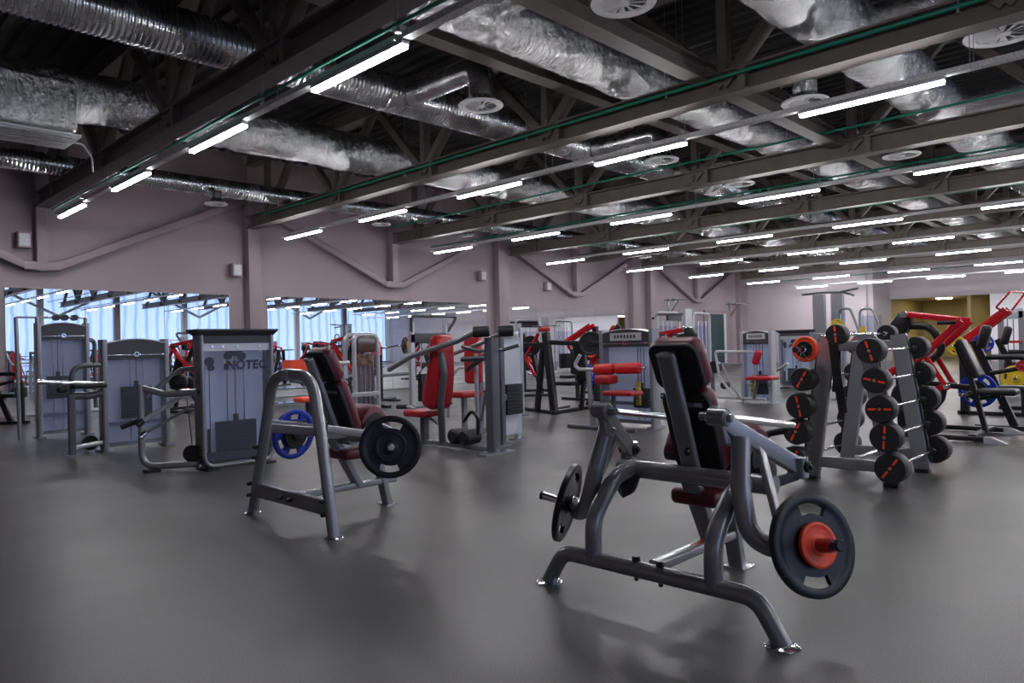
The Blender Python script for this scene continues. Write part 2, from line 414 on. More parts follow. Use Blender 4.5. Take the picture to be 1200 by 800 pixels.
# columns on the left wall, V braces
def column(i, xc, w=0.34):
    mb = MB(); mb.box((xc, W-0.14, ROOF/2), (w, 0.28, ROOF), 0.01)
    mb.box((xc+w/2+0.05, W-0.05, ROOF/2), (0.06, 0.1, ROOF), 0.005)
    struct(mb.build('trim_%d' % i, TRIMM))
column(1, 9.17); column(2, 18.65, 0.5); column(3, 27.0, 0.5); column(4, 28.35, 0.4); column(5, 37.1, 0.55); column(6, -0.3)
for i, xc in enumerate((4.27, 13.83, 22.95, 32.5)):
    mb = MB(); y = W-0.16
    mb.bar([(xc-4.75, y, 5.35), (xc-0.35, y, 3.32), (xc, y, 3.26), (xc+0.35, y, 3.32), (xc+4.75, y, 5.35)], 0.17, 0.17, 0.015)
    mb.bar([(xc-0.34, y, 3.30), (xc+0.34, y, 3.30)], 0.19, 0.19, 0.02)
    mb.bar([(xc, y, 3.35), (xc, y, ROOF)], 0.22, 0.22, 0.015)
    struct(mb.build('trim_%d' % (10+i), TRIMM))
# wall mirrors, one sheet each
MTOP = 2.81
def mirrors(x0, x1, cuts, where, z1=MTOP):
    xs = [x0]+cuts+[x1]
    names = ['leftmost', 'second', 'third', 'fourth', 'fifth', 'sixth']
    for i in range(len(xs)-1):
        o = MB().quadbox((xs[i]+0.006, W-0.03, 0.02), (xs[i+1]-0.006, W-0.001, z1)).build('wall_mirror', MIRROR)
        lab = ('%s sheet of the tall wall mirror %s' % (names[i], where)) if len(xs) > 2 else 'tall wall mirror sheet ' + where
        tag(o, lab, 'mirror', 'frameless mirror sheets on the mauve wall')
mirrors(3.6, 8.55, [5.15, 6.9], 'at the far left of the wall')
mirrors(9.62, 17.95, [11.6, 13.8, 15.9], 'between the two nearest wall columns')
mirrors(19.0, 26.5, [20.6, 22.4, 24.3], 'behind the black and red machines', 2.74)
# door in the left wall
DX0, DX1 = 33.3, 36.2
struct(MB().quadbox((DX0, W-0.10, 0), (DX1, W-0.002, 2.85)).build('trim_30', TRIMM))
dd = MB().quadbox((DX0+0.35, W-0.13, 0.02), (DX1-1.0, W-0.09, 2.65)).build('door_1', DOORM); struct(dd)
MB().box((DX0+0.55, W-0.16, 1.05), (0.04, 0.05, 0.18)).build('door_handle', CHROME, dd)
struct(MB().quadbox((DX1-1.0, W-0.14, 0), (DX1-0.75, W-0.09, 2.7)).build('trim_31', WHITEP))
# speaker boxes on the wall
for i, (xc, zc, lb) in enumerate(((3.95, 3.85, 'small grey wall box high up beside the far left brace'), (8.72, 3.47, 'small grey wall box left of the nearest full-height column'),
                        (17.7, 3.78, 'small pale wall box left of the second column'), (21.2, 3.55, 'small pale wall box right of the second column, over the mirror'))):
    t = thing('wall_speaker', lb, 'speaker', (xc, W-0.12, zc), 0, 'small boxes on the mauve wall')
    MB().box((0, 0, 0), (0.27, 0.2, 0.34), 0.03).build('body', TRIMM, t)
    MB().box((0, -0.105, 0), (0.21, 0.012, 0.27), 0.004).build('grille', LABELM, t)
# the raised ceiling brackets (pull-up bars) fixed on the wall near the door
for xc, zc, lb in ((30.0, 3.25, 'wall-mounted pull-up bar left of the teal door'), (36.0, 3.2, 'wall-mounted pull-up bar right of the teal door')):
    t = thing('pull_up_bar', lb, 'pull-up bar', (xc, W-0.02, zc))
    MB().tube([(-0.8, -0.75, 0.02), (-0.5, -0.75, 0), (0.5, -0.75, 0), (0.8, -0.75, 0.02)], 0.025, 0.1).build('grip_bar', GREY, t)
    MB().bar([(-0.3, 0, 0), (-0.3, -0.75, 0)], 0.05, 0.05).bar([(0.3, 0, 0), (0.3, -0.75, 0)], 0.05, 0.05).bar([(0, 0, -0.75), (0, -0.6, 0)], 0.05, 0.05).build('bracket', GREY, t)
    MB().box((0, -0.015, -0.35), (0.12, 0.03, 0.9)).build('wall_plate', GREY, t)

# ---------------------------------------------------------------- ceiling: trusses, beams, ducts, pipes, lamp tracks
TX = [-0.3, 4.28, 9.1, 13.9, 19.1, 23.2, 27.6, 32.4, 37.0]
words = ['nearest', 'second', 'third', 'fourth', 'fifth', 'sixth', 'seventh', 'eighth', 'ninth']
def truss_mb(z0=4.74, z1=6.4):
    mb = MB(); ch = MB()
    for z in (z0, z1):
        for zz in (z-0.15, z+0.15): mb.quadbox((-0.14, OPP+0.2, zz-0.015), (0.14, W-0.2, zz+0.015))
        mb.quadbox((-0.015, OPP+0.2, z-0.15), (0.015, W-0.2, z+0.15))
    yy = 17.5; web = MB()
    while yy > OPP+3:
        web.bar([(0, yy, z0), (0, yy-1.6, z1)], 0.15, 0.15); web.bar([(0, yy-1.6, z1), (0, yy-3.2, z0)], 0.15, 0.15)
        web.bar([(0, yy, z0), (0, yy, z1)], 0.14, 0.14)
        mb.quadbox((-0.13, yy-0.35, z0-0.14), (0.13, yy-0.25, z0+0.14))
        yy -= 3.2
    return mb, web
cm, wm = truss_mb()
t0 = None
for i, xt in enumerate(TX):
    lb = '%s dark steel roof truss from the camera, with diagonal webs' % words[i]
    if t0 is None:
        t0 = thing('roof_truss', lb, 'truss', (xt, 0, 0), 0, 'parallel roof trusses'); cm.build('chord', STEEL, t0); wm.build('web', STEEL, t0)
    else: dup(t0, (xt, 0, 0), 0, lb, 'parallel roof trusses')
# long beams running the other way
for yb, lb, zz in ((4.95, 'pale grey ceiling beam beside the second foil duct', 4.93), (6.95, 'dark ceiling beam crossing under the trusses near the corrugated duct', 5.25), (-1.2, 'ceiling beam over the unseen right side', 4.93), (11.0, 'dark ceiling beam between the corrugated duct and the left foil duct', 6.15), (14.6, 'dark ceiling beam nearest the mauve wall', 6.15)):
    mb = MB(); mb.quadbox((X0+0.2, yb-0.12, zz-0.13), (XB-0.5, yb+0.12, zz-0.11)).quadbox((X0+0.2, yb-0.12, zz+0.11), (XB-0.5, yb+0.12, zz+0.13)).quadbox((X0+0.2, yb-0.02, zz-0.12), (XB-0.5, yb+0.02, zz+0.12))
    tag(mb.build('ceiling_beam', STEEL), lb, 'beam', 'long beams running along the hall')

# ducts
def duct(y, z, R, kind, lab, x0=-5.5, x1=37.5, wob=1.0):
    mb = MB(); n = 40
    rnd = random.Random(int(y*100))
    if kind == 'spiral':
        step = 0.0175; N = int((x1-x0)/step); 
        for i in range(N+1):
            x = x0+i*step; r = R*(1+(-0.03, -0.03, 0.03, 0.03)[i % 4])
            if int((x-x0)/3.1) != int((x-step-x0)/3.1): r = R*1.06
            for k in range(n):
                a = 2*PI*k/n; mb.v.append(V((x, y+r*math.cos(a), z+r*math.sin(a))))
    else:
        step = 0.06; N = int((x1-x0)/step)
        ph = [rnd.uniform(0, 6.28) for _ in range(8)]
        for i in range(N+1):
            x = x0+i*step
            sec = (x*0.62+ph[0]) % 1.0
            band = -0.035 if sec < 0.05 else (0.03 if (x*1.9+ph[5]) % 1.0 < 0.06 else 0.0)
            for k in range(n):
                a = 2*PI*k/n
                q = 0.018*math.sin(3*a+x*2.1+ph[1])+0.015*math.sin(5*a-x*3.7+ph[2])+0.014*math.sin(x*7.0+2*math.sin(a+ph[3]))+0.010*math.sin(11*a+x*9+ph[4])+0.010*math.sin(17*x+6*a)
                r = R*(1+wob*q*1.2+band)
                mb.v.append(V((x, y+r*math.cos(a), z+r*math.sin(a))))
    for i in range(N):
        for k in range(n): a = i*n+k; b = i*n+(k+1) % n; mb.f.append((a, b, b+n, a+n))
    return tag(mb.build('air_duct', SPIRAL if kind == 'spiral' else FOIL), lab, 'air duct', 'long round air ducts under the roof')
DUCTS = [(3.45, 5.38, 0.41, 'foil', 'largest foil-wrapped air duct crossing the top right of the view'),
         (6.35, 5.40, 0.37, 'foil', 'foil-wrapped air duct running from top centre to the right'),
         (9.48, 5.42, 0.30, 'spiral', 'bare corrugated spiral duct between the two foil-wrapped ducts, starting top left'),
         (12.78, 5.38, 0.39, 'foil', 'crinkled foil air duct over the left side with the square air grille below it'),
         (16.45, 5.10, 0.20, 'spiral', 'narrow corrugated spiral duct nearest the mauve wall')]
for q in DUCTS: duct(*q)
# round diffusers on branch ducts
def diffuser(x, yd, z0, zr, R, m, lab, run=1.75, zd=4.78):
    t = thing('ceiling_diffuser', lab, 'air diffuser', (x, yd-run, zd), 0, 'round vaned air diffusers')
    mb = MB(); r2 = 0.17 if R > 0.25 else 0.13
    if run > 0.5:
        mb.tube([(0, run-zr, z0-zd), (0, 0.02, z0-zd), (0, 0, 0.16)], r2, 0.32, n=22)
    else: mb.tube([(0, run, z0-zd-0.05), (0, 0, 0.1)], r2, 0, n=22)
    mb.lathe([(r2, 0.30), (r2*1.03, 0.14), (R*0.93, 0.03)], n=30)
    mb.build('branch_duct', m, t)
    dk = MB(); dk.lathe([(R*0.72, 0.0), (R, 0.0), (R+0.01, 0.015), (R, 0.03), (R*0.72, 0.03), (R*0.72, 0)], n=40)
    for k in range(12):
        a = 2*PI*k/12; c, s = math.cos(a), math.sin(a); c2, s2 = math.cos(a+0.34), math.sin(a+0.34)
        b = len(dk.v)
        dk.v += [V((R*0.16*c, R*0.16*s, 0.0)), V((R*0.76*c, R*0.76*s, 0.0)), V((R*0.76*c2, R*0.76*s2, 0.028)), V((R*0.16*c2, R*0.16*s2, 0.02)),
                 V((R*0.16*c, R*0.16*s, 0.004)), V((R*0.76*c, R*0.76*s, 0.004)), V((R*0.76*c2, R*0.76*s2, 0.032)), V((R*0.16*c2, R*0.16*s2, 0.024))]
        dk.f += [(b, b+1, b+2, b+3), (b+4, b+7, b+6, b+5), (b, b+4, b+5, b+1), (b+1, b+5, b+6, b+2), (b+2, b+6, b+7, b+3), (b+3, b+7, b+4, b)]
    dk.lathe([(0.001, -0.005), (R*0.18, -0.005), (R*0.2, 0.01), (R*0.18, 0.035), (0.001, 0.035)], n=20)
    dk.build('vane_disc', DIFFU, t)
diffuser(6.2, 6.35, 5.4, 0.2, 0.33, FOIL, 'round white vaned diffuser cut by the top edge, near picture centre', 2.05)
diffuser(10.8, 6.35, 5.4, 0.2, 0.33, FOIL, 'round diffuser on a foil elbow under the big right-hand ducts', 2.05)
diffuser(15.4, 6.35, 5.4, 0.2, 0.33, FOIL, 'round diffuser on the second elbow along the centre foil duct', 2.05)
diffuser(7.3, 9.55, 5.35, 0.15, 0.32, SPIRAL, 'round white vaned diffuser beside the bare corrugated duct', 1.95)
diffuser(12.1, 9.55, 5.35, 0.15, 0.32, SPIRAL, 'second round diffuser along the corrugated duct', 1.95)
diffuser(15.3, 9.55, 5.35, 0.15, 0.32, SPIRAL, 'third round diffuser along the corrugated duct', 1.95)
diffuser(20.0, 9.55, 5.35, 0.15, 0.32, SPIRAL, 'fourth round diffuser along the corrugated duct', 1.95)
diffuser(10.1, 3.45, 5.38, 0.25, 0.40, FOIL, 'large round white vaned diffuser near the top right corner', 1.75)
diffuser(14.9, 3.45, 5.38, 0.25, 0.36, FOIL, 'round diffuser along the largest foil duct, behind the right lamps', 1.75)
for x, w_ in ((7.1, 'left of the nearest full-height column'), (11.6, 'over the second mirror'), (14.7, 'in front of the second column'), (19.6, 'past the second column'), (24.2, 'before the paired columns')):
    diffuser(x, 16.45, 5.1, 0.1, 0.24, SPIRAL, 'short round drop duct with diffuser ' + w_, 0.4, 4.62)
# square air terminal at the far left
t = thing('square_air_terminal', 'foil-wrapped square air box with slatted grille under the left foil duct', 'air grille', (2.55, 11.93, 4.42))
mb = MB(); mb.pad((0, 0.0, 0.42), (1.2, 0.8, 0.75), 0.09, nu=40, nv=24)
mb.build('foil_box', FOIL, t)
mb = MB(); mb.box((0, 0, 0.0), (1.25, 0.86, 0.03), 0.01); mb.build('frame', DIFFU, t)
mb = MB()
for i in range(9): 
    if i == 4: continue
    mb.quadbox((-0.58, -0.38+i*0.085, -0.035), (0.58, -0.345+i*0.085, -0.015))
mb.build('slats', GALV, t)
cb = MB().tube([(3.15, 12.0, 4.44), (3.35, 12.1, 4.46), (3.5, 12.2, 4.3), (3.52, 12.25, 4.1)], 0.014, 0.1).build('cable', WHITEP)
tag(cb, 'white cable dangling beside the square air grille', 'cable')

# green sprinkler pipes
GX = [(4.22, 4.37, 0.02), (8.92, 4.80, 0.026), (12.95, 4.88, 0.022), (14.42, 4.40, 0.02), (16.95, 4.86, 0.022), (20.9, 4.86, 0.022), (24.9, 4.86, 0.022), (28.9, 4.86, 0.022), (33.0, 4.86, 0.022), (36.95, 4.3, 0.02)]
for i, (x, z, r) in enumerate(GX):
    t = thing('sprinkler_pipe', ['nearest green sprinkler pipe, running over the first row of lamps', 'thick green sprinkler pipe along the nearest big beam', 'green sprinkler pipe between the second and third lamp rows',
          'thin green pipe just over the third lamp row'][i] if i < 4 else 'green sprinkler pipe far back under the roof, %s beyond the third lamp row' % ['first', 'second', 'third', 'fourth', 'fifth', 'sixth'][i-4], 'pipe', (x, 0, z), 0, 'green sprinkler pipes')
    MB().tube([(0, OPP+1, 0), (0, 17.4, 0)], r).build('pipe', GREENP, t)
    hg = None
    for y in (15.4, 11.5, 8.2, 5.5, 1.9, -1.6):
        if hg is None:
            hg = MB().cyl((0, 0, -0.085), (0, 0, 6.5-z), 0.004, 6).lathe([(0.001, -0.085), (0.03, -0.085), (0.03, -0.07), (0.014, -0.065), (0.014, 0.03), (0.001, 0.03)], n=8).build('hanger', WIRE, t); h = hg
        else: h = hg.copy(); COL.objects.link(h)
        h.location = (0, y, 0)
# lamp tracks and lamps
TRK = [(4.33, 4.2, 1), (9.48, 4.2, 1), (14.48, 4.2, 1), (19.75, 4.2, 1), (24.7, 4.2, 1), (29.6, 4.2, 1), (35.4, 4.17, 1), (36.7, 3.86, 0.882)]
lamp0 = None
def lamp_proto():
    t = thing('linear_lamp', '', 'ceiling lamp')
    e = MB().quadbox((-0.035, 0.0, -0.012), (0.035, 1.66, 0.02)).build('led_tube', LAMPE, t)
    mb = MB().quadbox((-0.045, -0.01, 0.02), (0.045, 1.67, 0.055)); mb.build('housing', LAMPH, t)
    return t
ordw = ['first', 'second', 'third', 'fourth', 'fifth', 'sixth', 'seventh', 'eighth', 'ninth', 'tenth', 'eleventh']
for i, (x, z, k) in enumerate(TRK):
    t = thing('lamp_track', '%s perforated metal lamp track from the camera' % words[i], 'cable tray', (x, 0, z+0.07), 0, 'suspended lamp tracks')
    mb = MB(); ye = 17.45*k
    mb.quadbox((-0.05, -16, -0.005), (0.05, ye, 0.0)); mb.quadbox((-0.052, -16, 0), (-0.046, ye, 0.06)); mb.quadbox((0.046, -16, 0), (0.052, ye, 0.06))
    mb.build('tray', TRAYM, t)
    sg = None
    for y in (15.0, 13.9, 11.5, 8.2, 5.6, 1.9, -1.6, -5):
        if sg is None:
            sg = MB().tube([(-0.09, 0, 6.5-z), (-0.09, 0, -0.01), (0.09, 0, -0.01), (0.09, 0, 6.5-z)], 0.004, 0.01, n=6).build('suspension_wire', WIRE, t); h = sg
        else: h = sg.copy(); COL.objects.link(h)
        h.location = (0, y, 0)
    for j in range(-5, 5):
        ys = (2.18+3.36*j)*k
        if lamp0 is None: lamp0 = lamp_proto(); L = lamp0
        else: L = dup(lamp0, (0, 0, 0))
        L.location = (x, ys, z); L.scale = (1, k, 1)
        L['label'] = 'glowing white strip lamp, %s from the wall on the %s lamp track from the camera' % (ordw[4-j], words[i])
        L['group'] = 'white strip lamps on the suspended tracks'
# corridor light
for yy, lb in ((10.3, 'left'), (6.0, 'right')):
    c = thing('corridor_lamp', 'small ceiling lamp in the ochre corridor on the far right, the %s one' % lb, 'ceiling lamp', (XR+2.6, yy, 3.22))
    MB().box((0, 0, 0), (0.6, 0.6, 0.04)).build('panel', mat('warm_lamp_'+lb, (0.9, 0.85, 0.7), 0.5, emit=(1, 0.88, 0.6), estr=34), c)
# ---------------------------------------------------------------- machines
def foot(mb, x, y, r=0.062):
    return mb.lathe([(0.001, 0.0), (r, 0.0), (r, 0.006), (r*0.72, 0.018), (0.001, 0.02)], (x, y, 0.0), n=20)
def rail_plate(mb, c, s=(0.09, 0.09)):
    return mb.quadbox((c[0]-s[0]/2, c[1]-s[1]/2, 0.0), (c[0]+s[0]/2, c[1]+s[1]/2, 0.01))
def lean(a, b):
    # rotation whose local z runs from a to b inside the xz plane, local x faces forward
    z = (V(b)-V(a)).normalized(); y = V((0, 1, 0)); x = y.cross(z).normalized()
    return Matrix((x, y, z)).transposed()

def press_pads(t, leather=None, sw=0.26):
    leather = leather or MAROON
    # backrest: black shell behind, leather in front, split into headrest and back pad
    # front face line: (0.31,1.31) -> (0.42,1.10) -> (0.58,0.80)
    def slabpad(a, b, wd, name, th=0.085, lt=leather):
        a = V((a[0], 0, a[1])); b = V((b[0], 0, b[1])); R = lean(a, b); L = (b-a).length; c = (a+b)/2
        f = R @ V((1, 0, 0))
        MB().rpad(c - f*th*0.5, (th, wd, L), R, 0.065, 0.03).build(name, lt, t)
        return c, R, L, f
    c, R, L, f = slabpad((0.435, 1.085), (0.315, 1.335), 0.30, 'headrest', 0.10)
    MB().rpad(c - f*0.093, (0.035, 0.285, L-0.015), R, 0.06, 0.012).build('headrest_shell', BACKPAN, t)
    c, R, L, f = slabpad((0.60, 0.62), (0.435, 1.075), 0.29, 'backrest', 0.09)
    MB().rpad(c - f*0.085, (0.04, 0.28, L-0.015), R, 0.06, 0.012).build('backrest_shell', BACKPAN, t)
    # seat: humped pad, steep at its front
    pr = catmull([(0.545, 0.70), (0.60, 0.80), (0.68, 0.852), (0.76, 0.815), (0.83, 0.715), (0.88, 0.60), (0.845, 0.555), (0.76, 0.60), (0.68, 0.66), (0.60, 0.645)], 4)
    MB().prism(pr, -sw, sw, 'xz', 0.03).build('seat', lt_ := leather, t)
    pr2 = catmull([(0.56, 0.69), (0.62, 0.755), (0.69, 0.79), (0.75, 0.76), (0.81, 0.66), (0.85, 0.585), (0.82, 0.54), (0.74, 0.57), (0.66, 0.63), (0.58, 0.63)], 4)
    MB().prism(pr2, -sw-0.008, sw+0.008, 'xz', 0.01).build('seat_shell', BACKPAN, t)
    MB().pad((0.53, 0, 0.475), (0.26, 0.27, 0.085), 0.03).build('lower_pad', leather, t)

def press_spine(t, m, fz=0.0):
    # keel rail along the floor, front leg, seat post and backrest post
    MB().bar([(0.05, 0, 0.205), (0.96, 0, 0.205)], 0.075, 0.05, 0.012).build('keel_rail', m, t)
    MB().bar([(0.74, 0, 0.62), (0.885, 0, 0.012)], 0.09, 0.055, 0.01).build('front_leg', m, t)
    mb = MB(); mb.quadbox((0.83, -0.07, 0), (0.96, 0.07, 0.012)); mb.build('foot_plate', CHROME, t)
    MB().bar([(0.37, 0, 0.62), (0.60, 0, 0.21)], 0.10, 0.06, 0.012).build('seat_post', m, t)
    pb = MB().bar([(0.44, 0, 0.56), (0.19, 0, 1.235)], 0.10, 0.05, 0.02).build('backrest_post', m, t)
    MB().bar([(0.192, 0, 1.228), (0.188, 0, 1.24)], 0.106, 0.055, 0.02).build('post_cap', CHROME, pb)
    for a in ((0.285, 1.175), (0.36, 0.97)):
        MB().quadbox((a[0]-0.008, -0.10, a[1]-0.012), (a[0]+0.008, 0.10, a[1]+0.012)).build('pad_bracket', m, t)
    MB().cyl((0.33, -0.02, 0.72), (0.355, -0.02, 0.735), 0.018, 14).build('bolt', BLACKP, t)

def press_arm(t, s, m, peg_n, tubeR=0.046, mslv=None):
    # one swinging arm: pivot block, flat lever, handle, curved weight tube, strut, loading peg
    mb = MB(); mb.cyl((0.09, s*0.285, 0.945), (0.09, s*0.385, 0.945), 0.043, 20, 0.008); mb.cyl((0.09, s*0.24, 0.945), (0.09, s*0.405, 0.945), 0.02, 12)
    pv = mb.build('pivot', m, t)
    lv = MB().bar([(0.07, s*0.31, 0.965), (0.18, s*0.355, 0.885), (0.575, s*0.50, 0.665)], 0.05, 0.085, 0.01, up=(0.3, 0, 1)).build('lever', m, t)
    MB().bar([(0.10, s*0.34, 0.93), (0.13, s*0.34, 0.84), (0.20, s*0.36, 0.82)], 0.04, 0.06, 0.01).build('gusset', m, lv)
    bl = MB().cyl((0.565, s*0.445, 0.672), (0.565, s*0.56, 0.672), 0.03, 16, 0.005).cyl((0.565, s*0.43, 0.672), (0.565, s*0.575, 0.672), 0.014, 10).build('joint_bolt', BLACKP, lv)
    cl = MB().box((0.565, s*0.50, 0.665), (0.075, 0.085, 0.10), 0.015).build('clevis', m, t)
    ln = MB().bar([(0.55, s*0.50, 0.63), (0.49, s*0.40, 0.585), (0.40, s*0.30, 0.60)], 0.04, 0.05, 0.01, fr=0.05).build('link', m, t)
    hd = MB().tube([(0.09, s*0.335, 0.945), (0.90, s*0.335, 0.83)], 0.019).build('handle_bar', CHROME if m is GREY else m, t)
    MB().tube([(0.86, s*0.335, 0.825), (0.90, s*0.30, 0.80), (0.86, s*0.20, 0.78), (0.80, s*0.20, 0.70)], 0.019, 0.06).build('grip', RUBBER, hd)
    c = V((0.225, s*0.70, 0.39)); n = V(peg_n)
    tb = MB().tube([(0.20, s*0.385, 0.84), (0.13, s*0.415, 0.62), (0.11, s*0.46, 0.42), (0.15, s*0.56, 0.36), tuple(c-n*0.045)], tubeR, 0.16, n=20).build('weight_tube', m, t)
    MB().bar([(0.33, s*0.415, 0.79), (0.235, s*0.56, 0.41)], 0.03, 0.06, 0.008).build('strut', m, t)
    pg = MB().cyl(tuple(c-n*0.05), tuple(c+n*0.15), 0.0235, 20, 0.004).build('loading_peg', CHROME, t)
    MB().cyl(tuple(c-n*0.034), tuple(c-n*0.024), 0.05, 24).build('peg_flange', CHROME, pg)
    MB().cyl(tuple(c+n*0.146), tuple(c+n*0.165), 0.026, 20).build('end_cap', RUBBER, pg)
    return c, n

# --- front machine
HX, HY = 2.97, 1.99
hero = thing('plate_loaded_press', 'large grey plate-loaded press in the foreground with maroon pads, its back to the camera', 'gym machine', (HX, HY, 0))
MB().tube([(0, 0.66, 0.0), (0, 0.545, 0.185), (0, -0.545, 0.185), (0, -0.66, 0.0)], 0.041, 0.13, n=20).build('base_tube', GREY, hero)
for s in (1, -1):
    mb = MB(); foot(mb, 0, s*0.655, 0.075); mb.build('foot_plate', CHROME, hero)
    MB().tube([(0, s*0.34, 0.19), (0, s*0.34, 0.40), (0.20, s*0.34, 0.585), (0.37, s*0.335, 0.60)], 0.044, 0.22, n=20).build('upright', GREY, hero)
MB().tube([(0.375, 0.43, 0.60), (0.375, -0.47, 0.60)], 0.048, n=20).build('cross_tube', GREY, hero)
for yy in (0.08, -0.06):
    MB().cyl((0, yy, 0.222), (0, yy, 0.25), 0.021, 10, 0.004).build('bolt', BLACKP, hero)
    MB().cyl((0, yy, 0.128), (0, yy, 0.147), 0.012, 8).build('bolt', BLACKP, hero)
press_spine(hero, GREY); press_pads(hero)
MB().quadbox((0.40, -0.02, 0.2302), (0.56, 0.02, 0.2312)).build('red_decal', mat('red_decal_print', (0.35, 0.02, 0.02), 0.5), hero)
MB().tube([(0.375, 0.34, 0.60), (0.30, 0.33, 0.52), (0.26, 0.36, 0.50)], 0.05, 0.02, n=16).build('rubber_stop', RUBBER, hero)
NP = {}
for s in (1, -1):
    n = V((-0.40, s*0.885, 0.23)).normalized(); NP[s] = press_arm(hero, s, GREY, n)
for s, nm in ((1, 'left'), (-1, 'right')):
    c, n = NP[s]; P0 = V((HX, HY, 0))
    plate(P0+c, n, 0.225, 0.036, PLATE, 'large black grip plate on the %s peg of the foreground press' % nm, two_grips(0.225), spin=(-0.15 if s < 0 else 0.4))
    plate(P0+c+n*0.031, n, 0.098 if s < 0 else 0.118, 0.024, ORANGE, 'small orange weight plate on the %s peg of the foreground press, outside the black plate' % nm, spin=0)
MB_ = MB().cyl(tuple(V((HX, HY, 0))+NP[-1][0]+NP[-1][1]*0.046), tuple(V((HX, HY, 0))+NP[-1][0]+NP[-1][1]*0.115), 0.031, 20)
sp = MB()
c, n = NP[-1]; q0 = V((HX, HY, 0))+c
sp.lathe([(0.0245, 0), (0.0315, 0.0), (0.0325, 0.03), (0.0305, 0.07), (0.0245, 0.07), (0.0245, 0)], q0+n*0.046, n, 24)
o = sp.build('peg_collar', mat('red_rubber_sleeve', (0.45, 0.03, 0.02), 0.4), None); tag(o, 'red rubber collar on the right peg in front of the orange plate', 'collar')

# --- second machine, further left
DX, DY = 2.715, 4.99
dm = thing('plate_loaded_press', 'grey press with a rear arch frame and maroon pads, left of the foreground machine', 'gym machine', (DX, DY, 0))
MB().tube([(0, 0.60, 0), (0, 0.36, 0.66), (0, 0.225, 1.085), (0, 0.0, 1.13), (0, -0.36, 1.115), (0, -0.47, 0.66), (0, -0.60, 0.0)], 0.042, 0.22, n=20).build('arch_frame', GREY, dm)
mb = MB().box((0, -0.02, 1.12), (0.10, 0.13, 0.075), 0.02); mb.build('arch_joint', GREY, dm)
MB().bar([(0.02, 0.0, 1.10), (0.19, 0, 1.05)], 0.06, 0.05, 0.01).build('arch_bracket', GREY, dm)
for s in (1, -1):
    mb = MB(); foot(mb, 0, s*0.60, 0.07); mb.build('foot_plate', CHROME, dm)
    MB().bar([(0.02, s*0.40, 0.70), (0.40, s*0.12, 0.64), (0.62, s*0.10, 0.66)], 0.05, 0.07, 0.01, fr=0.05).build('side_brace', GREY, dm)
MB().bar([(0, 0.56, 0.20), (0, -0.56, 0.20)], 0.05, 0.11, 0.01, up=(0, 0, 1)).build('base_beam', GREY, dm)
for yy, zz in ((0.55, 0.25), (0.56, 0.16), (0.07, 0.20), (-0.07, 0.20), (-0.53, 0.25), (-0.545, 0.16), (0.43, 0.55), (0.45, 0.47)):
    MB().cyl((-0.065, yy, zz), (-0.02, yy, zz), 0.016, 8).build('bolt', BLACKP, dm)
press_spine(dm, GREY); press_pads(dm, sw=0.145)
MB().tube([(0.45, 0.18, 0.60), (0.45, -0.18, 0.60)], 0.045).build('cross_tube', GREY, dm)
P0 = V((DX, DY, 0))
for s, nm in ((1, 'left'), (-1, 'right')):
    n = V((-0.56 if s < 0 else -0.15, s*0.84, 0.10)).normalized()
    c = V((0.427, s*0.69, 0.587))
    MB().tube([(0.45, s*0.16, 0.62), (0.50, s*0.40, 0.64), tuple(c-n*0.05)], 0.042, 0.1, n=18).build('weight_tube', GREY, dm)
    MB().bar([(0.05, s*0.44, 0.74), (0.42, s*0.36, 0.66), (0.62, s*0.30, 0.72)], 0.04, 0.06, 0.01, fr=0.05).build('lever', GREY, dm)
    hb = MB().tube([(0.60, s*0.30, 0.72), (0.95, s*0.34, 0.55)], 0.017).build('handle_bar', GREY, dm)
    MB().cyl((0.86, s*0.329, 0.594), (0.97, s*0.342, 0.54), 0.022, 14).build('grip', RUBBER, hb)
    pg = MB().cyl(tuple(c-n*0.05), tuple(c+n*0.13), 0.0235, 20, 0.004).build('loading_peg', CHROME, dm)
    MB().cyl(tuple(c-n*0.034), tuple(c-n*0.024), 0.05, 24).build('peg_flange', CHROME, pg)
    if s < 0:
        plate(P0+c, n, 0.225, 0.036, PLATE, 'large black grip plate facing the camera on the arch-frame press', two_grips(0.225), spin=-0.1)
        plate(P0+c-n*0.0+n*0.028, n, 0.115, 0.018, PLATE, 'small black plate stacked on the large one of the arch-frame press')
    else:
        plate(P0+c, n, 0.215, 0.032, BLUE, 'blue weight plate on the far peg of the arch-frame press', windows(0.215, 6), spin=0.3)
        plate(P0+c-n*0.0-n*0.027, n, 0.12, 0.02, BLACKP, 'black plate behind the blue one on the arch-frame press')

# --- barbell rack with fixed barbells
RX, RY = 7.2, 2.37
rk = thing('barbell_rack', 'grey double-sided A-frame rack holding fixed-weight barbells', 'rack', (RX, RY, 0))
LEGP = []
for xf in (-0.45, 0.45):
    for s in (1, -1):
        lg = MB().bar([(xf, s*0.345, 0.03), (xf, s*0.165, 1.315)], 0.06, 0.14, 0.008, up=(0, 1, 0.14)).build('leg', DGREY if False else GREY, rk)
        MB().box((xf, s*0.345, 0.017), (0.12, 0.12, 0.034), 0.01).build('rubber_foot', RUBBER, lg)
        MB().bar([(xf, s*(0.345+0.074), 0.12), (xf, s*(0.165+0.074), 1.30)], 0.05, 0.014, 0.003, up=(0, 1, 0.14)).build('edge_trim', BLACKP, lg)
    MB().bar([(xf, 0.34, 0.165), (xf, -0.34, 0.165)], 0.05, 0.10, 0.008, up=(0, 0, 1)).build('base_beam', GREY, rk)
    MB().bar([(xf, 0.20, 1.22), (xf, -0.20, 1.22)], 0.05, 0.09, 0.008, up=(0, 0, 1)).build('top_beam', GREY, rk)
MB().bar([(-0.45, 0, 0.165), (0.45, 0, 0.165)], 0.05, 0.08, 0.008).build('long_beam', GREY, rk)
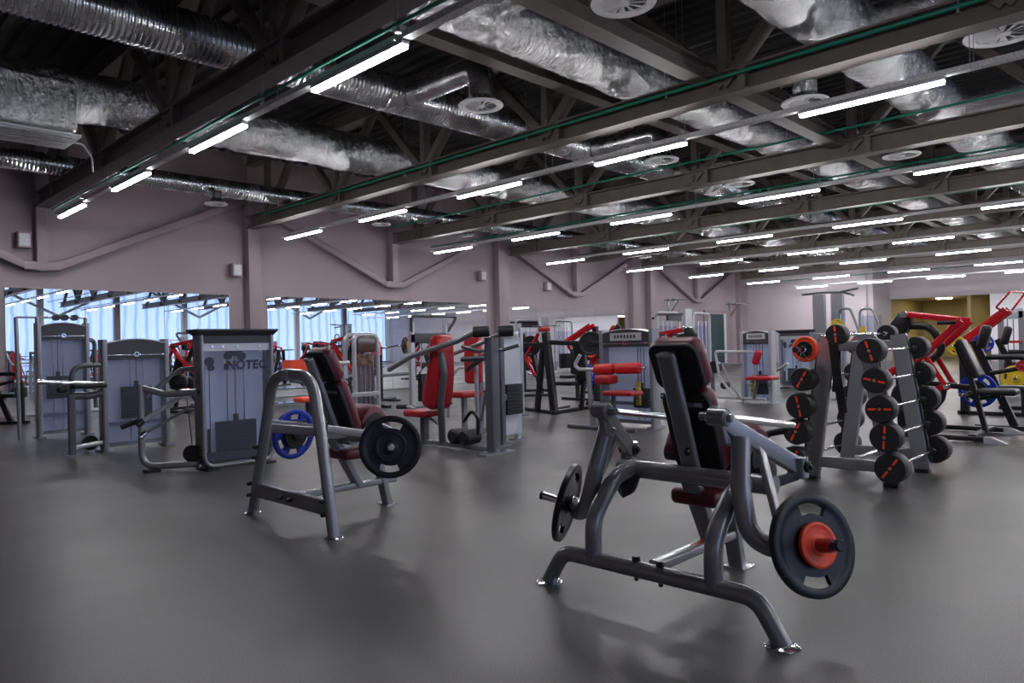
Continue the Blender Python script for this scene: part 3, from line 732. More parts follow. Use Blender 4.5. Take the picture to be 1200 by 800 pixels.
BZ = [0.20, 0.455, 0.69, 0.93, 1.18]
def bar_y(z, s, off=0.092): return s*(0.345-0.180*z/1.285+off)
for s in (1, -1):
    for z in BZ:
        for xf in (-0.45, 0.45):
            y = bar_y(z, s); MB().tube([(xf, y-s*0.06, z-0.03), (xf, y+s*0.02, z-0.028), (xf, y+s*0.045, z+0.02)], 0.012, 0.02, n=8).build('hook', BLACKP, rk)
def barbell(L, R, hw, lab, loc, markang, m=RUBBER):
    t = thing('fixed_barbell', lab, 'barbell', loc, 0, 'fixed barbells on the A-frame rack')
    mb = MB(); mb.tube([(-L/2, 0, 0), (L/2, 0, 0)], 0.014, n=14); mb.build('bar', CHROME, t)
    for s in (-1, 1):
        hd = MB().lathe([(0.001, 0.004), (R*0.30, 0.004), (R*0.32, 0), (R*0.94, 0), (R, 0.012), (R*1.0, hw*0.5), (R, hw-0.012), (R*0.94, hw), (R*0.5, hw), (R*0.48, hw-0.006), (0.02, hw-0.006)], (s*L/2, 0, 0), (-s, 0, 0), 36).build('weight_head', m, t)
        c, sn = math.cos(markang), math.sin(markang); mk = MB()
        for a, b in ((-0.78, -0.22), (0.0, 0.14), (0.30, 0.80)):
            p = V((s*(L/2+0.0012)-s*0.0, R*a*c, R*a*sn)); q = V((s*(L/2+0.0012), R*b*c, R*b*sn)); wd = V((0, -sn, c))*0.0085
            k = len(mk.v); mk.v += [p+wd, p-wd, q-wd, q+wd] + [v-V((s*0.004, 0, 0)) for v in (p+wd, p-wd, q-wd, q+wd)]
            mk.f += [(k, k+1, k+2, k+3), (k+4, k+7, k+6, k+5), (k, k+4, k+5, k+1), (k+2, k+6, k+7, k+3), (k, k+3, k+7, k+4), (k+1, k+5, k+6, k+2)]
        mk.build('orange_marking', MARK, hd)
    MB().cyl((-L/2+hw, 0, 0), (-L/2+hw+0.03, 0, 0), 0.024, 16).build('collar', CHROME, t); MB().cyl((L/2-hw-0.03, 0, 0), (L/2-hw, 0, 0), 0.024, 16).build('collar', CHROME, t)
    return t
rows = ['bottom', 'second-lowest', 'middle', 'second-highest', 'top']
angs = [2.2, 1.65, 3.10, 3.35, 4.40]; angl = [2.1, 2.05, 4.5, 2.1]
rad = [0.128, 0.122, 0.116, 0.108, 0.108]; radl = [0.122, 0.118, 0.118, 0.105]
for i, z in enumerate(BZ):
    barbell(1.46, rad[i], 0.15, 'black fixed barbell, %s row on the right side of the rack' % rows[i], (RX, RY+bar_y(z, -1), z), angs[i])
    if i < 4: barbell(1.46, radl[i], 0.15, 'black fixed barbell, %s row on the left side of the rack' % rows[i], (RX, RY+bar_y(z, 1), z), angl[i])
barbell(1.46, 0.088, 0.12, 'smallest black fixed barbell lying across the top of the rack', (RX, RY+0.0, 1.325), 1.5)
# loaded bar with the orange plate at the top left
t = thing('loaded_barbell', 'short chrome barbell with a spring clip, top row of the left side of the rack', 'barbell', (RX, RY+bar_y(1.18, 1), 1.20))
MB().tube([(-0.80, 0, 0), (0.8, 0, 0)], 0.0135, n=14).build('bar', CHROME, t)
MB().cyl((-0.92, 0, 0), (-0.62, 0, 0), 0.0235, 18).cyl((0.62, 0, 0), (0.92, 0, 0), 0.0235, 18).build('sleeve', CHROME, t)
MB().cyl((-0.935, 0, 0), (-0.90, 0, 0), 0.026, 18).build('end_cap', RUBBER, t)
mb = MB()
for j in range(3): mb.lathe([(0.026, 0), (0.030, 0.004), (0.026, 0.008)], (-0.765-j*0.009, 0, 0), (1, 0, 0), 16)
mb.tube([(-0.79, 0.0, -0.028), (-0.83, 0.02, -0.12)], 0.004, n=6); mb.tube([(-0.77, 0.0, -0.028), (-0.77, -0.07, -0.11)], 0.004, n=6)
mb.build('spring_clip', CHROME, t)
for s in (-1, 1):
    P = V((RX+s*0.70, RY+bar_y(1.18, 1), 1.20))
    plate(P, (s, 0, 0), 0.115, 0.05, ORANGE, 'orange rubber plate on the %s end of the short chrome barbell' % ('near' if s < 0 else 'far'))
    plate(P+V((s*0.036, 0, 0)), (s, 0, 0), 0.072, 0.018, BLACKP, 'small black plate against the orange one, %s end of the short barbell' % ('near' if s < 0 else 'far'))
# strap draped over the rack
mb = MB(); mb.bar([(6.72, RY+0.04, 0.62), (6.735, RY+0.09, 0.95), (6.70, RY+0.11, 1.27), (6.73, RY+0.09, 1.295), (6.80, RY+0.10, 1.27), (6.80, RY+0.13, 0.8)], 0.075, 0.012, 0.004, fr=0.03, up=(1, 0, 0))
tag(mb.build('strap', STRAP), 'black webbing strap hanging from the top of the barbell rack', 'strap')
# ---------------------------------------------------------------- weight-stack machines (built in place, world coordinates minus the base point)
class WB(MB):
    O = V((0, 0, 0))
    def build(s, name, m, parent=None, label=None, kind=None):
        s.v = [v-WB.O for v in s.v]
        return MB.build(s, name, m, parent, label, kind)
def begin(name, label, cat, loc, group=None):
    WB.O = V(loc); return thing(name, label, cat, loc, 0, group)
def frame_of(axis, p0):
    # tower plane: axis 'x' runs along x and faces -y; axis 'y' runs along -y and faces -x
    if axis == 'x': return lambda a, dd, z: V((p0[0]+a, p0[1]+dd, z))
    return lambda a, dd, z: V((p0[0]+dd, p0[1]-a, z))
def text_mesh(body, size, m, parent, mat4, name='lettering', offx=0.0):
    cu = bpy.data.curves.new('t', 'FONT'); cu.body = body; cu.size = size; cu.extrude = 0.001; cu.offset = 0.007; cu.shear = 0.08; cu.space_character = 1.08
    to = bpy.data.objects.new('t', cu); COL.objects.link(to)
    bpy.context.view_layer.update()
    me = bpy.data.meshes.new_from_object(to.evaluated_get(bpy.context.evaluated_depsgraph_get()))
    bpy.data.objects.remove(to); bpy.data.curves.remove(cu)
    me.transform(mat4); me.materials.clear(); me.materials.append(m)
    o = bpy.data.objects.new(name, me); COL.objects.link(o); o.parent = parent
    return o
def stack(P, a0, a1, z0, z1, t, dd=0.09, rods=True, zt=1.3):
    mb = WB(); n = max(4, int((z1-z0)/0.035))
    for i in range(n):
        z = z0+(z1-z0)*i/n
        c = P((a0+a1)/2, dd, z+(z1-z0)/n/2); sx = P(a1, dd+0.045, 0)-P(a0, dd-0.045, 0)
        mb.box(c, (abs(sx.x), abs(sx.y), (z1-z0)/n*0.93), 0.004)
    st = mb.build('weight_stack', STACK, t)
    if rods:
        mb = WB()
        for a in (a0+0.28*(a1-a0), a0+0.72*(a1-a0)): mb.cyl(P(a, dd, 0.12), P(a, dd, zt), 0.009, 8)
        mb.build('guide_rods', CHROME, t)
        mb = WB(); mb.cyl(P((a0+a1)/2, dd, z1-0.02), P((a0+a1)/2, dd, zt+0.03), 0.005, 6); mb.box(P((a0+a1)/2, dd, z1+0.03), (0.05, 0.05, 0.09), 0.01)
        mb.build('lift_cable', RUBBER, t)
    return st
def arch_tower(t, axis, p0, w, h, sw=(0.28, 0.72, 0.38, 0.70), post=GREY, panel=FROST, plaque=False):
    P = frame_of(axis, p0); D = 0.20
    for a in (0.035, w-0.035):
        pb = WB(); c = P(a, D/2, h/2); s = (0.07, D, h) if axis == 'x' else (D, 0.07, h)
        pb.box(c, s, 0.02).build('side_post', post, t)
    mb = WB()
    for a in (0.035, w-0.035):
        c = P(a, D/2, 0.012); mb.box(c, (0.13, D+0.12, 0.024) if axis == 'x' else (D+0.12, 0.13, 0.024), 0.01)
    for z, th in ((0.05, 0.05), (0.33, 0.05)):
        c = P(w/2, D/2+0.01, z+0.03); mb.box(c, (w-0.1, 0.06, th) if axis == 'x' else (0.06, w-0.1, th), 0.005)
    mb.build('base_rail', post, t)
    # arched head cover
    pts = [(0.06, h-0.27), (w-0.06, h-0.27)]+[(0.06+(w-0.12)*(1-k/10), h-0.055+0.055*math.sin(PI*k/10)) for k in range(11)]
    mb = WB()
    n = len(pts)
    for dd in (0.015, D-0.015):
        for (a, z) in pts: mb.v.append(P(a, dd, z))
    for i in range(n): mb.f.append((i, (i+1) % n, (i+1) % n+n, i+n))
    mb.f.append(tuple(range(n))); mb.f.append(tuple(range(2*n-1, n-1, -1)))
    cv = mb.build('head_cover', CAP, t)
    mb = WB()
    for k in range(10):
        a0, a1 = [0.06+(w-0.12)*(1-q/10) for q in (k, k+1)]; z0, z1 = [h-0.05+0.055*math.sin(PI*q/10) for q in (k, k+1)]
        mb.bar([P(a0, D/2, z0), P(a1, D/2, z1)], D-0.01, 0.014, 0.004)
    mb.build('top_trim', SILVER, cv)
    mb = WB(); mb.bar([P(0.07, 0.008, h-0.215), P(w-0.07, 0.008, h-0.215)], 0.012, 0.012, 0.003)
    mb.lathe([(0.022, -0.004), (0.034, -0.004), (0.034, 0.004), (0.022, 0.004), (0.022, -0.004)], P(w/2, 0.0, h-0.205), P(0, 1, 0)-P(0, 0, 0), 18)
    mb.build('emblem_bar', CHROME, cv)
    if plaque:
        a, b = P(0.22*w, 0.004, h-0.17), P(0.80*w, 0.010, h-0.05)
        WB().quadbox((min(a.x, b.x), min(a.y, b.y), a.z), (max(a.x, b.x), max(a.y, b.y), b.z)).build('name_plaque', LABELM, cv)
        mb = WB()
        for i in range(7):
            q0, q1 = P(w*(0.30+0.06*i), 0.0005, h-0.135), P(w*(0.335+0.06*i), 0.003, h-0.085)
            mb.quadbox((min(q0.x, q1.x), min(q0.y, q1.y), q0.z), (max(q0.x, q1.x), max(q0.y, q1.y), q1.z))
        mb.build('plaque_letters', CAP, cv)
    a, b = P(0.07, 0.03, 0.10), P(w-0.07, 0.036, h-0.27)
    WB().quadbox((min(a.x, b.x), min(a.y, b.y), a.z), (max(a.x, b.x), max(a.y, b.y), b.z)).build('front_panel', panel, t)
    a, b = P(0.06, D-0.03, 0.10), P(w-0.06, D-0.024, h-0.2)
    WB().quadbox((min(a.x, b.x), min(a.y, b.y), a.z), (max(a.x, b.x), max(a.y, b.y), b.z)).build('rear_panel', BACKING, t)  # added behind the stack so the front panel looks lit from behind
    stack(P, w*sw[0], w*sw[1], sw[2], sw[3], t, 0.095, zt=h-0.28)
    return P

def brand_tower(t, axis, p0, w, h):
    P = frame_of(axis, p0); D = 0.21
    for dd in (0.02, D-0.02):
        WB().tube([P(0.02, dd, h-0.05), P(0.03, dd, 0.045), P(w-0.03, dd, 0.045), P(w-0.02, dd, h-0.05)], 0.024, 0.13, n=14).build('loop_frame', GREY, t)
    for a, nm in ((0.012, 'side_panel'), (w-0.024, 'side_panel')):
        q0, q1 = P(a, 0.02, 0.16), P(a+0.012, D-0.02, h-0.05)
        WB().quadbox((min(q0.x, q1.x), min(q0.y, q1.y), q0.z), (max(q0.x, q1.x), max(q0.y, q1.y), q1.z)).build(nm, GREY, t)
    mb = WB()
    for a in (0.10, w-0.10): mb.box(P(a, D/2, 0.012), (0.14, 0.34, 0.024) if axis == 'x' else (0.34, 0.14, 0.024), 0.01)
    mb.build('rubber_foot', RUBBER, t)
    # head cap, wider at the top
    mb = WB(); pr = []
    lo = [(0.0, 0.0), (w, 0.0), (w, D), (0.0, D)]; hi = [(-0.05, -0.06), (w+0.03, -0.06), (w+0.03, D+0.05), (-0.05, D+0.05)]
    for z, q in ((h-0.07, lo), (h-0.018, hi), (h, hi)):
        for a, dd in q: mb.v.append(P(a, dd, z))
    for l in range(2):
        for i in range(4): mb.f.append((l*4+i, l*4+(i+1) % 4, l*4+4+(i+1) % 4, l*4+4+i))
    mb.f += [(0, 1, 2, 3), (8, 9, 10, 11)]
    cv = mb.build('head_cover', CAP, t)
    a, b = P(0.05, 0.03, 0.10), P(w-0.05, 0.036, h-0.24)
    fp = WB().quadbox((min(a.x, b.x), min(a.y, b.y), a.z), (max(a.x, b.x), max(a.y, b.y), b.z)).build('front_panel', FROST, t)
    a, b = P(0.04, 0.026, h-0.245), P(w-0.04, 0.042, h-0.16)
    WB().quadbox((min(a.x, b.x), min(a.y, b.y), a.z), (max(a.x, b.x), max(a.y, b.y), b.z)).build('header_band', SILVER, t)
    a, b = P(0.03, 0.02, h-0.16), P(w-0.03, 0.046, h-0.05)
    WB().quadbox((min(a.x, b.x), min(a.y, b.y), a.z), (max(a.x, b.x), max(a.y, b.y), b.z)).build('upper_band', CAP, t)
    mb = WB()
    for a in (0.14, 0.26, w*0.5, w*0.8): mb.lathe([(0.001, 0.004), (0.012, 0.004), (0.014, 0.012), (0.006, 0.012)], P(a, 0.012, h-0.195), P(0, 1, 0)-P(0, 0, 0), 12)
    mb.build('bolt', CHROME, t)
    mb = WB(); mb.box(P(w/2, D/2+0.01, 0.13), (w-0.08, 0.12, 0.10) if axis == 'x' else (0.12, w-0.08, 0.10), 0.02); mb.build('base_beam', CAP, t)
    a, b = P(0.06, D-0.03, 0.10), P(w-0.06, D-0.024, h-0.2)
    WB().quadbox((min(a.x, b.x), min(a.y, b.y), a.z), (max(a.x, b.x), max(a.y, b.y), b.z)).build('rear_panel', BACKING, t)  # added pale backing, gives this front panel its backlit look
    stack(P, w*0.24, w*0.76, 0.19, 0.52, t, 0.10, zt=h-0.22)
    mb = WB()
    for a, z, r in ((w*0.50, h-0.25, 0.055), (w*0.40, h-0.30, 0.045), (w*0.58, h-0.31, 0.05), (w*0.44, h-0.22, 0.04), (w*0.56, h-0.22, 0.04), (w*0.15, h-0.36, 0.05), (w*0.17, h-0.43, 0.035)):
        mb.cyl(P(a, 0.06, z), P(a, 0.10, z), r, 18)
    mb.build('pulleys', STACK, t)
    mb = WB()
    for a, z0, z1 in ((w*0.15, 0.3, h-0.4), (w*0.13, 0.15, 0.45)): mb.cyl(P(a, 0.09, z0), P(a, 0.09, z1), 0.005 if z0 > .2 else 0.02, 8)
    mb.build('side_cable', RUBBER, t)
    # lettering on the panel
    if axis == 'x': R = Matrix(((1, 0, 0), (0, 0, 1), (0, 1, 0))).to_4x4()
    base = P(w*0.345, 0.026, h-0.45)
    ex = (P(1, 0, 0)-P(0, 0, 0)); ey = V((0, 0, 1)); ez = ex.cross(ey)
    def M4(p, s=1): return Matrix.Translation(p-WB.O) @ Matrix((ex, ey, ez)).transposed().to_4x4()
    text_mesh('NOTEC', 0.128*w/0.83, INK, fp, M4(base))
    text_mesh('\u0131', 0.128*w/0.83, INK, fp, M4(base-ex*0.035*w))
    q0 = base-ex*0.028*w
    qa = q0+V((0, 0, 0.085*w)); qb = qa+ex*0.022*w
    WB().bar([qa, qb], 0.004, 0.022*w, 0.001, up=(0, 0, 1)).build('yellow_dot', YELLOW, fp)
    return P

# --- A: tall machine nearest the mirror on the left
t = begin('weight_stack_machine', 'tallest grey weight-stack machine on the far left, closest to the mirror', 'gym machine', (3.37, 13.5, 0))
arch_tower(t, 'x', (3.0, 13.42), 0.76, 1.84, (0.2, 0.62, 0.62, 0.98))
for a in (3.03, 3.72):
    WB().tube([(a, 13.5, 1.80), (a, 13.5, 1.93)], 0.03).build('top_stub', GREY, t)
WB().tube([(2.75, 13.52, 1.93), (3.75, 13.52, 1.93)], 0.016).build('top_bar', GREY, t)
WB().tube([(2.75, 13.52, 1.93), (2.77, 13.52, 0.0)], 0.03).build('side_pole', GREY, t)
WB().tube([(3.60, 13.6, 1.62), (3.95, 13.85, 1.55), (3.95, 13.85, 0.4)], 0.035, 0.1).build('rear_post', DGREY, t)
ms = [(3.22, 13.5, 1.93), (3.45, 13.5, 1.93)]
mb = WB()
for xx in (3.3, 3.42, 3.56): mb.cyl((xx, 13.46, 1.93), (xx, 13.58, 1.93), 0.05, 16)
mb.build('pulleys', BLACKP, t)

# --- B: mid-height machine with a side arm frame
t = begin('weight_stack_machine', 'grey weight-stack machine with bent side frame, between the two other left machines', 'gym machine', (3.5, 10.78, 0))
arch_tower(t, 'x', (3.14, 10.70), 0.87, 1.51, (0.30, 0.74, 0.42, 0.86))
WB().tube([(2.79, 10.75, 0.74), (2.79, 10.75, 1.17), (3.17, 10.75, 1.17)], 0.034, 0.16).build('bent_frame', DGREY, t)
WB().bar([(2.77, 10.72, 0.02), (2.77, 10.72, 0.80)], 0.08, 0.08, 0.01).build('front_post', DGREY, t)
mb = WB(); mb.quadbox((2.68, 10.64, 0), (2.88, 10.86, 0.015)); mb.build('foot_plate', CHROME, t)
WB().tube([(2.80, 10.74, 0.10), (3.16, 10.76, 0.13)], 0.03).build('floor_tube', SILVER, t)
WB().tube([(2.76, 10.74, 0.78), (2.95, 10.74, 0.765), (3.18, 10.76, 0.80)], 0.05, 0.1).build('arm_support', DGREY, t)
lv = WB().tube([(2.38, 10.66, 0.985), (2.70, 10.67, 0.95), (3.18, 10.70, 0.92)], 0.03).build('lever_tube', CHROME, t)
WB().cyl((2.64, 10.66, 0.95), (2.72, 10.66, 0.945), 0.045).build('lever_collar', CHROME, lv)
WB().pad((2.66, 10.68, 0.87), (0.12, 0.12, 0.08), 0.03).build('rubber_buffer', RUBBER, t)
WB().pad((2.96, 10.66, 0.90), (0.40, 0.22, 0.06), 0.025).build('arm_pad', BACKPAN, t)
WB().cyl((3.05, 10.95, 0.12), (3.05, 10.99, 0.12), 0.10, 24).build('floor_pulley', BLACKP, t)

# --- C: the lettered machine
t = begin('weight_stack_machine', 'grey weight-stack machine with dark lettering on its frosted front panel, left foreground row', 'gym machine', (3.73, 8.05, 0))
brand_tower(t, 'x', (3.31, 7.96), 0.86, 1.56)
WB().tube([(3.30, 8.05, 0.87), (3.08, 8.35, 0.85), (2.88, 8.50, 0.93)], 0.036, 0.2).build('side_rail', GREY, t)
WB().tube([(2.87, 8.50, 0.97), (2.87, 8.50, 0.06), (3.32, 8.10, 0.075)], 0.036, 0.16, n=16).build('side_loop', GREY, t)
WB().tube([(2.93, 8.5, 0.83), (3.27, 8.42, 1.12), (3.34, 8.10, 1.13)], 0.026, 0.12).build('upper_tube', GREY, t)
for k, (p, q) in enumerate((((2.86, 8.46, 0.56), (3.30, 8.30, 0.86)), ((2.88, 8.44, 0.43), (3.32, 8.20, 0.72)))):
    l = WB().tube([p, q], 0.026 if k == 0 else 0.018).build('lever_tube', SILVER if k == 0 else GREY, t)
    WB().cyl(V(p)-V((0.05, 0, 0.035)), V(p)+V((0.02, 0, 0.012)), 0.033).build('lever_cap', RUBBER if k == 0 else CHROME, l)
WB().tube([(2.70, 8.62, 0.50), (3.00, 8.52, 0.62)], 0.026).build('foot_roller', RUBBER, t)
WB().pad((3.26, 8.45, 0.98), (0.20, 0.16, 0.17), 0.075).build('roller_pad', RUBBER, t)
WB().pad((3.42, 8.55, 0.96), (0.12, 0.14, 0.14), 0.06).build('small_roller_pad', RUBBER, t)
pl = WB().cyl((3.26, 8.13, 0.19), (3.32, 8.22, 0.19), 0.095, 28, 0.01).build('floor_pulley', BLACKP, t)
WB().cyl((3.29, 8.18, 0.25), (3.27, 8.25, 0.80), 0.005, 6).build('pulley_cable', RUBBER, t)
mb = WB(); mb.box((2.95, 8.44, 0.016), (0.16, 0.12, 0.032), 0.01); mb.build('side_foot', RUBBER, t)

# --- E: white tower with brown console
t = begin('weight_stack_machine', 'pale weight-stack machine with a brown console, behind the arch-frame press', 'gym machine', (6.5, 9.6, 0))
for dd in (9.5, 9.75):
    WB().tube([(6.30, dd, 0.02), (6.30, dd, 1.52), (6.73, dd, 1.52), (6.73, dd, 0.02)], 0.035, 0.12).build('loop_frame', SILVER, t)
WB().pad((6.515, 9.52, 1.38), (0.36, 0.10, 0.27), 0.045).build('console', mat('brown_gloss_console', (0.10, 0.055, 0.04), 0.15, coat=0.6), t)
WB().quadbox((6.34, 9.47, 1.04), (6.62, 9.48, 1.22)).build('instruction_card', mat('card_print', (0.16, 0.09, 0.05), 0.4, 0, 0.9, 14), t)
WB().quadbox((6.34, 9.54, 0.6), (6.70, 9.55, 1.22)).quadbox((6.34, 9.54, 0.08), (6.70, 9.55, 0.55)).build('back_panel', GREY, t)
mb = WB()
for xx in (6.42, 6.5, 6.58, 6.66): mb.cyl((xx, 9.52, 0.08), (xx, 9.52, 1.24), 0.012, 8)
mb.build('guide_rods', CHROME, t)
WB().bar([(6.0, 9.42, 0.60), (6.73, 9.47, 0.60)], 0.05, 0.07, 0.01).build('cross_bar', SILVER, t)
WB().bar([(6.06, 9.42, 0.02), (6.06, 9.42, 1.06)], 0.10, 0.07, 0.01).build('arm_post', SILVER, t)
WB().tube([(5.78, 9.40, 1.10), (6.16, 9.44, 1.10)], 0.028).build('top_handle', SILVER, t)
WB().cyl((5.74, 9.39, 1.10), (5.82, 9.40, 1.10), 0.035).build('yellow_grip', YELLOW, t)
WB().bar([(5.9, 9.42, 0.015), (6.80, 9.47, 0.015)], 0.12, 0.03, 0.008).build('base_rail', SILVER, t)
WB().tube([(6.06, 9.36, 0.85), (6.0, 9.15, 0.83), (6.0, 9.15, 0.55)], 0.014, 0.05).build('cable_hook', RUBBER, t)

# --- F: red-padded pulldown, seen edge on
FX = 6.1
t = begin('seated_press_machine', 'grey press machine with a tall red back pad and two dark foam rollers', 'gym machine', (FX, 7.0, 0))
WB().bar([(FX, 6.27, 0.0), (FX, 6.27, 1.40)], 0.13, 0.13, 0.015).build('main_post', DGREY, t)
WB().bar([(FX, 6.20, 0.05), (FX, 7.75, 0.05)], 0.07, 0.06, 0.01).build('base_rail', GREY, t)
mb = WB().box((FX, 6.22, 0.012), (0.5, 0.16, 0.024)).box((FX, 7.72, 0.012), (0.5, 0.1, 0.024)); mb.build('foot_bar', GREY, t)
WB().tube([(FX-0.02, 7.20, 0.07), (FX-0.10, 7.12, 0.60), (FX-0.10, 7.04, 0.95), (FX-0.10, 7.08, 1.15), (FX-0.10, 7.10, 1.22)], 0.045, 0.15).build('pad_post', DGREY, t)
pr = catmull([(7.13, 1.43), (7.27, 1.40), (7.31, 1.10), (7.42, 0.80), (7.46, 0.58), (7.34, 0.50), (7.20, 0.52), (7.13, 0.75), (7.10, 1.10)], 4)
mb = WB(); MB.prism(mb, pr, FX-0.15, FX+0.15, 'yz', 0.04); mb.build('backrest', REDPAD, t)
WB().pad((FX, 7.60, 0.43), (0.38, 0.42, 0.09), 0.035).build('seat', REDPAD, t)
WB().bar([(FX, 7.58, 0.07), (FX, 7.58, 0.40)], 0.09, 0.09, 0.01).build('seat_post', DGREY, t)
WB().tube([(FX, 7.30, 0.30), (FX, 7.55, 0.40)], 0.018).build('seat_brace', SILVER, t)
h_ = WB().tube([(FX-0.03, 7.72, 0.47), (FX-0.03, 7.86, 0.50), (FX-0.03, 8.06, 0.50)], 0.022, 0.05).build('seat_handle', SILVER, t)
WB().cyl((FX-0.03, 7.90, 0.50), (FX-0.03, 8.12, 0.49), 0.032).build('grip', RUBBER, h_)
lv = WB().tube([(FX-0.22, 8.04, 1.01), (FX-0.22, 7.55, 1.19), (FX-0.12, 6.75, 1.37), (FX-0.12, 6.42, 1.47)], 0.036, 0.3).build('lever_arm', GREY, t)
WB().cyl((FX-0.16, 6.42, 1.47), (FX-0.02, 6.28, 1.475), 0.068, 22, 0.01).build('foam_roller', RUBBER, lv)
lv = WB().tube([(FX+0.28, 7.30, 1.20), (FX+0.15, 6.50, 1.36), (FX+0.10, 6.18, 1.46)], 0.026, 0.2).build('lever_arm', GREY, t)
WB().cyl((FX+0.02, 6.17, 1.47), (FX+0.16, 6.05, 1.475), 0.068, 22, 0.01).build('foam_roller', RUBBER, lv)
WB().tube([(FX-0.05, 6.75, 1.14), (FX, 6.30, 1.15)], 0.034).build('side_tube', DGREY, t)
WB().tube([(FX+0.15, 6.88, 1.0), (FX+0.05, 6.30, 1.25)], 0.036).build('side_tube', DGREY, t)
WB().tube([(FX-0.18, 6.60, 1.30), (FX-0.1, 6.42, 1.24), (FX+0.1, 6.2, 1.24), (FX+0.2, 6.0, 1.30)], 0.022, 0.06).build('pivot_bracket', DGREY, t)
mb = WB()
for yy in (6.93, 6.72): mb.cyl((FX-0.10, yy, 0.17), (FX+0.16, yy, 0.17), 0.095, 22, 0.02)
mb.build('foot_rollers', RUBBER, t)
WB().tube([(FX+0.05, 6.86, 0.35), (FX+0.05, 6.70, 0.50), (FX+0.05, 6.58, 0.40), (FX+0.05, 6.60, 0.20)], 0.022, 0.08).build('curved_hook', BLACKP, t)
WB().tube([(FX+0.45, 7.03, 0.08), (FX+0.45, 7.03, 1.2)], 0.028).build('thin_post', SILVER, t)
WB().tube([(FX+0.55, 7.1, 0.30), (FX+0.40, 6.9, 0.34), (FX+0.25, 6.5, 1.2)], 0.02, 0.08).build('link_rod', GREY, t)

# --- towers behind it
t = begin('weight_stack_machine', 'pale double-post weight tower directly behind the red-padded press machine', 'gym machine', (6.95, 6.7, 0))
for x, y, m in ((6.66, 6.68, DGREY), (7.20, 6.93, SILVER)):
    WB().bar([(x, y, 0.0), (x, y, 1.49)], 0.085, 0.075, 0.012).build('post', m, t)
WB().quadbox((6.72, 6.82, 0.10), (7.18, 6.83, 1.40)).build('rear_panel', BACKING, t)
mb = WB()
for i in range(9): mb.box((6.95, 6.76, 0.40+i*0.045), (0.30, 0.10, 0.04), 0.004)
mb.build('weight_stack', STACK, t)
WB().bar([(6.66, 6.68, 0.62), (7.20, 6.93, 0.62)], 0.05, 0.09, 0.01).build('cross_bar', GREY, t)
WB().bar([(6.66, 6.68, 1.44), (7.20, 6.93, 1.44)], 0.08, 0.09, 0.01).build('head_beam', GREY, t)
for x, y in ((6.66, 6.68), (7.20, 6.93)): WB().box((x, y, 0.01), (0.2, 0.14, 0.02)).build('foot_plate', GREY, t)
t = begin('squat_stand', 'slim pale upright stand just right of the foam rollers, in the centre gap', 'stand', (9.68, 9.25, 0))
WB().bar([(9.68, 9.18, 0), (9.68, 9.18, 1.62)], 0.075, 0.075, 0.01).build('post', SILVER, t)
WB().bar([(9.40, 9.25, 0), (9.40, 9.25, 1.55)], 0.06, 0.06, 0.01).build('rear_post', DGREY, t)
WB().bar([(9.35, 9.27, 0.02), (9.80, 9.15, 0.02)], 0.10, 0.04, 0.01).build('foot_bar', GREY, t)
WB().bar([(9.40, 9.25, 1.5), (9.68, 9.18, 1.5)], 0.05, 0.05, 0.01).build('top_bar', DGREY, t)
# second seated machine with red pads, behind F
t = begin('seated_press_machine', 'grey machine with a narrow red back pad, partly hidden behind the tall red back pad', 'gym machine', (7.2, 8.0, 0))
WB().pad((7.35, 7.95, 1.10), (0.14, 0.32, 0.72), 0.06).build('backrest', REDPAD, t)
WB().pad((7.15, 7.95, 0.60), (0.42, 0.36, 0.09), 0.035).build('seat', REDPAD, t)
WB().bar([(7.47, 7.95, 0.02), (7.47, 7.95, 1.45)], 0.08, 0.08, 0.01).build('post', GREY, t)
WB().bar([(6.9, 7.95, 0.04), (7.8, 7.95, 0.04)], 0.07, 0.05, 0.01).build('base_rail', GREY, t)
WB().bar([(7.15, 7.95, 0.05), (7.15, 7.95, 0.57)], 0.07, 0.07, 0.01).build('seat_post', GREY, t)
WB().tube([(7.1, 8.25, 0.25), (7.1, 8.25, 0.75), (7.3, 8.25, 0.98), (7.45, 8.1, 1.0)], 0.025, 0.1).build('arm_tube', SILVER, t)
t = begin('cable_station', 'grey open-frame cable station with a ladder-like top behind the tall red back pad', 'gym machine', (10.3, 12.6, 0))
for x in (9.75, 10.75): WB().bar([(x, 12.5, 0), (x, 12.5, 1.85)], 0.10, 0.12, 0.01).build('post', SILVER, t)
WB().bar([(9.7, 12.5, 1.50), (10.8, 12.5, 1.50)], 0.10, 0.22, 0.02).build('head_cover', CAP, t)
WB().tube([(9.75, 12.5, 1.6), (9.6, 12.3, 1.98), (10.9, 12.3, 1.98), (10.75, 12.5, 1.6)], 0.035, 0.08).build('pull_up_frame', DGREY, t)
for x in (10.0, 10.25, 10.5): WB().cyl((x, 12.5, 0.1), (x, 12.5, 1.4), 0.015, 8).build('guide_rod', CHROME, t)
WB().box((10.25, 12.5, 0.42), (0.6, 0.14, 0.6)).build('weight_stack', STACK, t)
WB().bar([(9.7, 12.5, 0.03), (10.8, 12.5, 0.03)], 0.2, 0.06).build('base', GREY, t)
WB().bar([(8.75, 9.8, 0.0), (8.75, 9.8, 0.02)], 0.2, 0.2).build('loose_foot', GREY, t) if False else None
t = begin('curved_frame_machine', 'dark curved-frame machine with an orange pad, standing in front of the second mirror', 'gym machine', (9.7, 14.8, 0))
WB().tube([(9.15, 14.9, 1.45), (9.1, 14.9, 0.6), (9.5, 14.9, 0.06), (11.0, 14.8, 0.05)], 0.04, 0.5, n=12).build('curved_frame', DGREY, t)
mb = WB().box((9.6, 14.9, 0.015), (0.4, 0.3, 0.03)).box((10.8, 14.8, 0.015), (0.2, 0.7, 0.03)); mb.build('foot_bar', BLACKP, t)
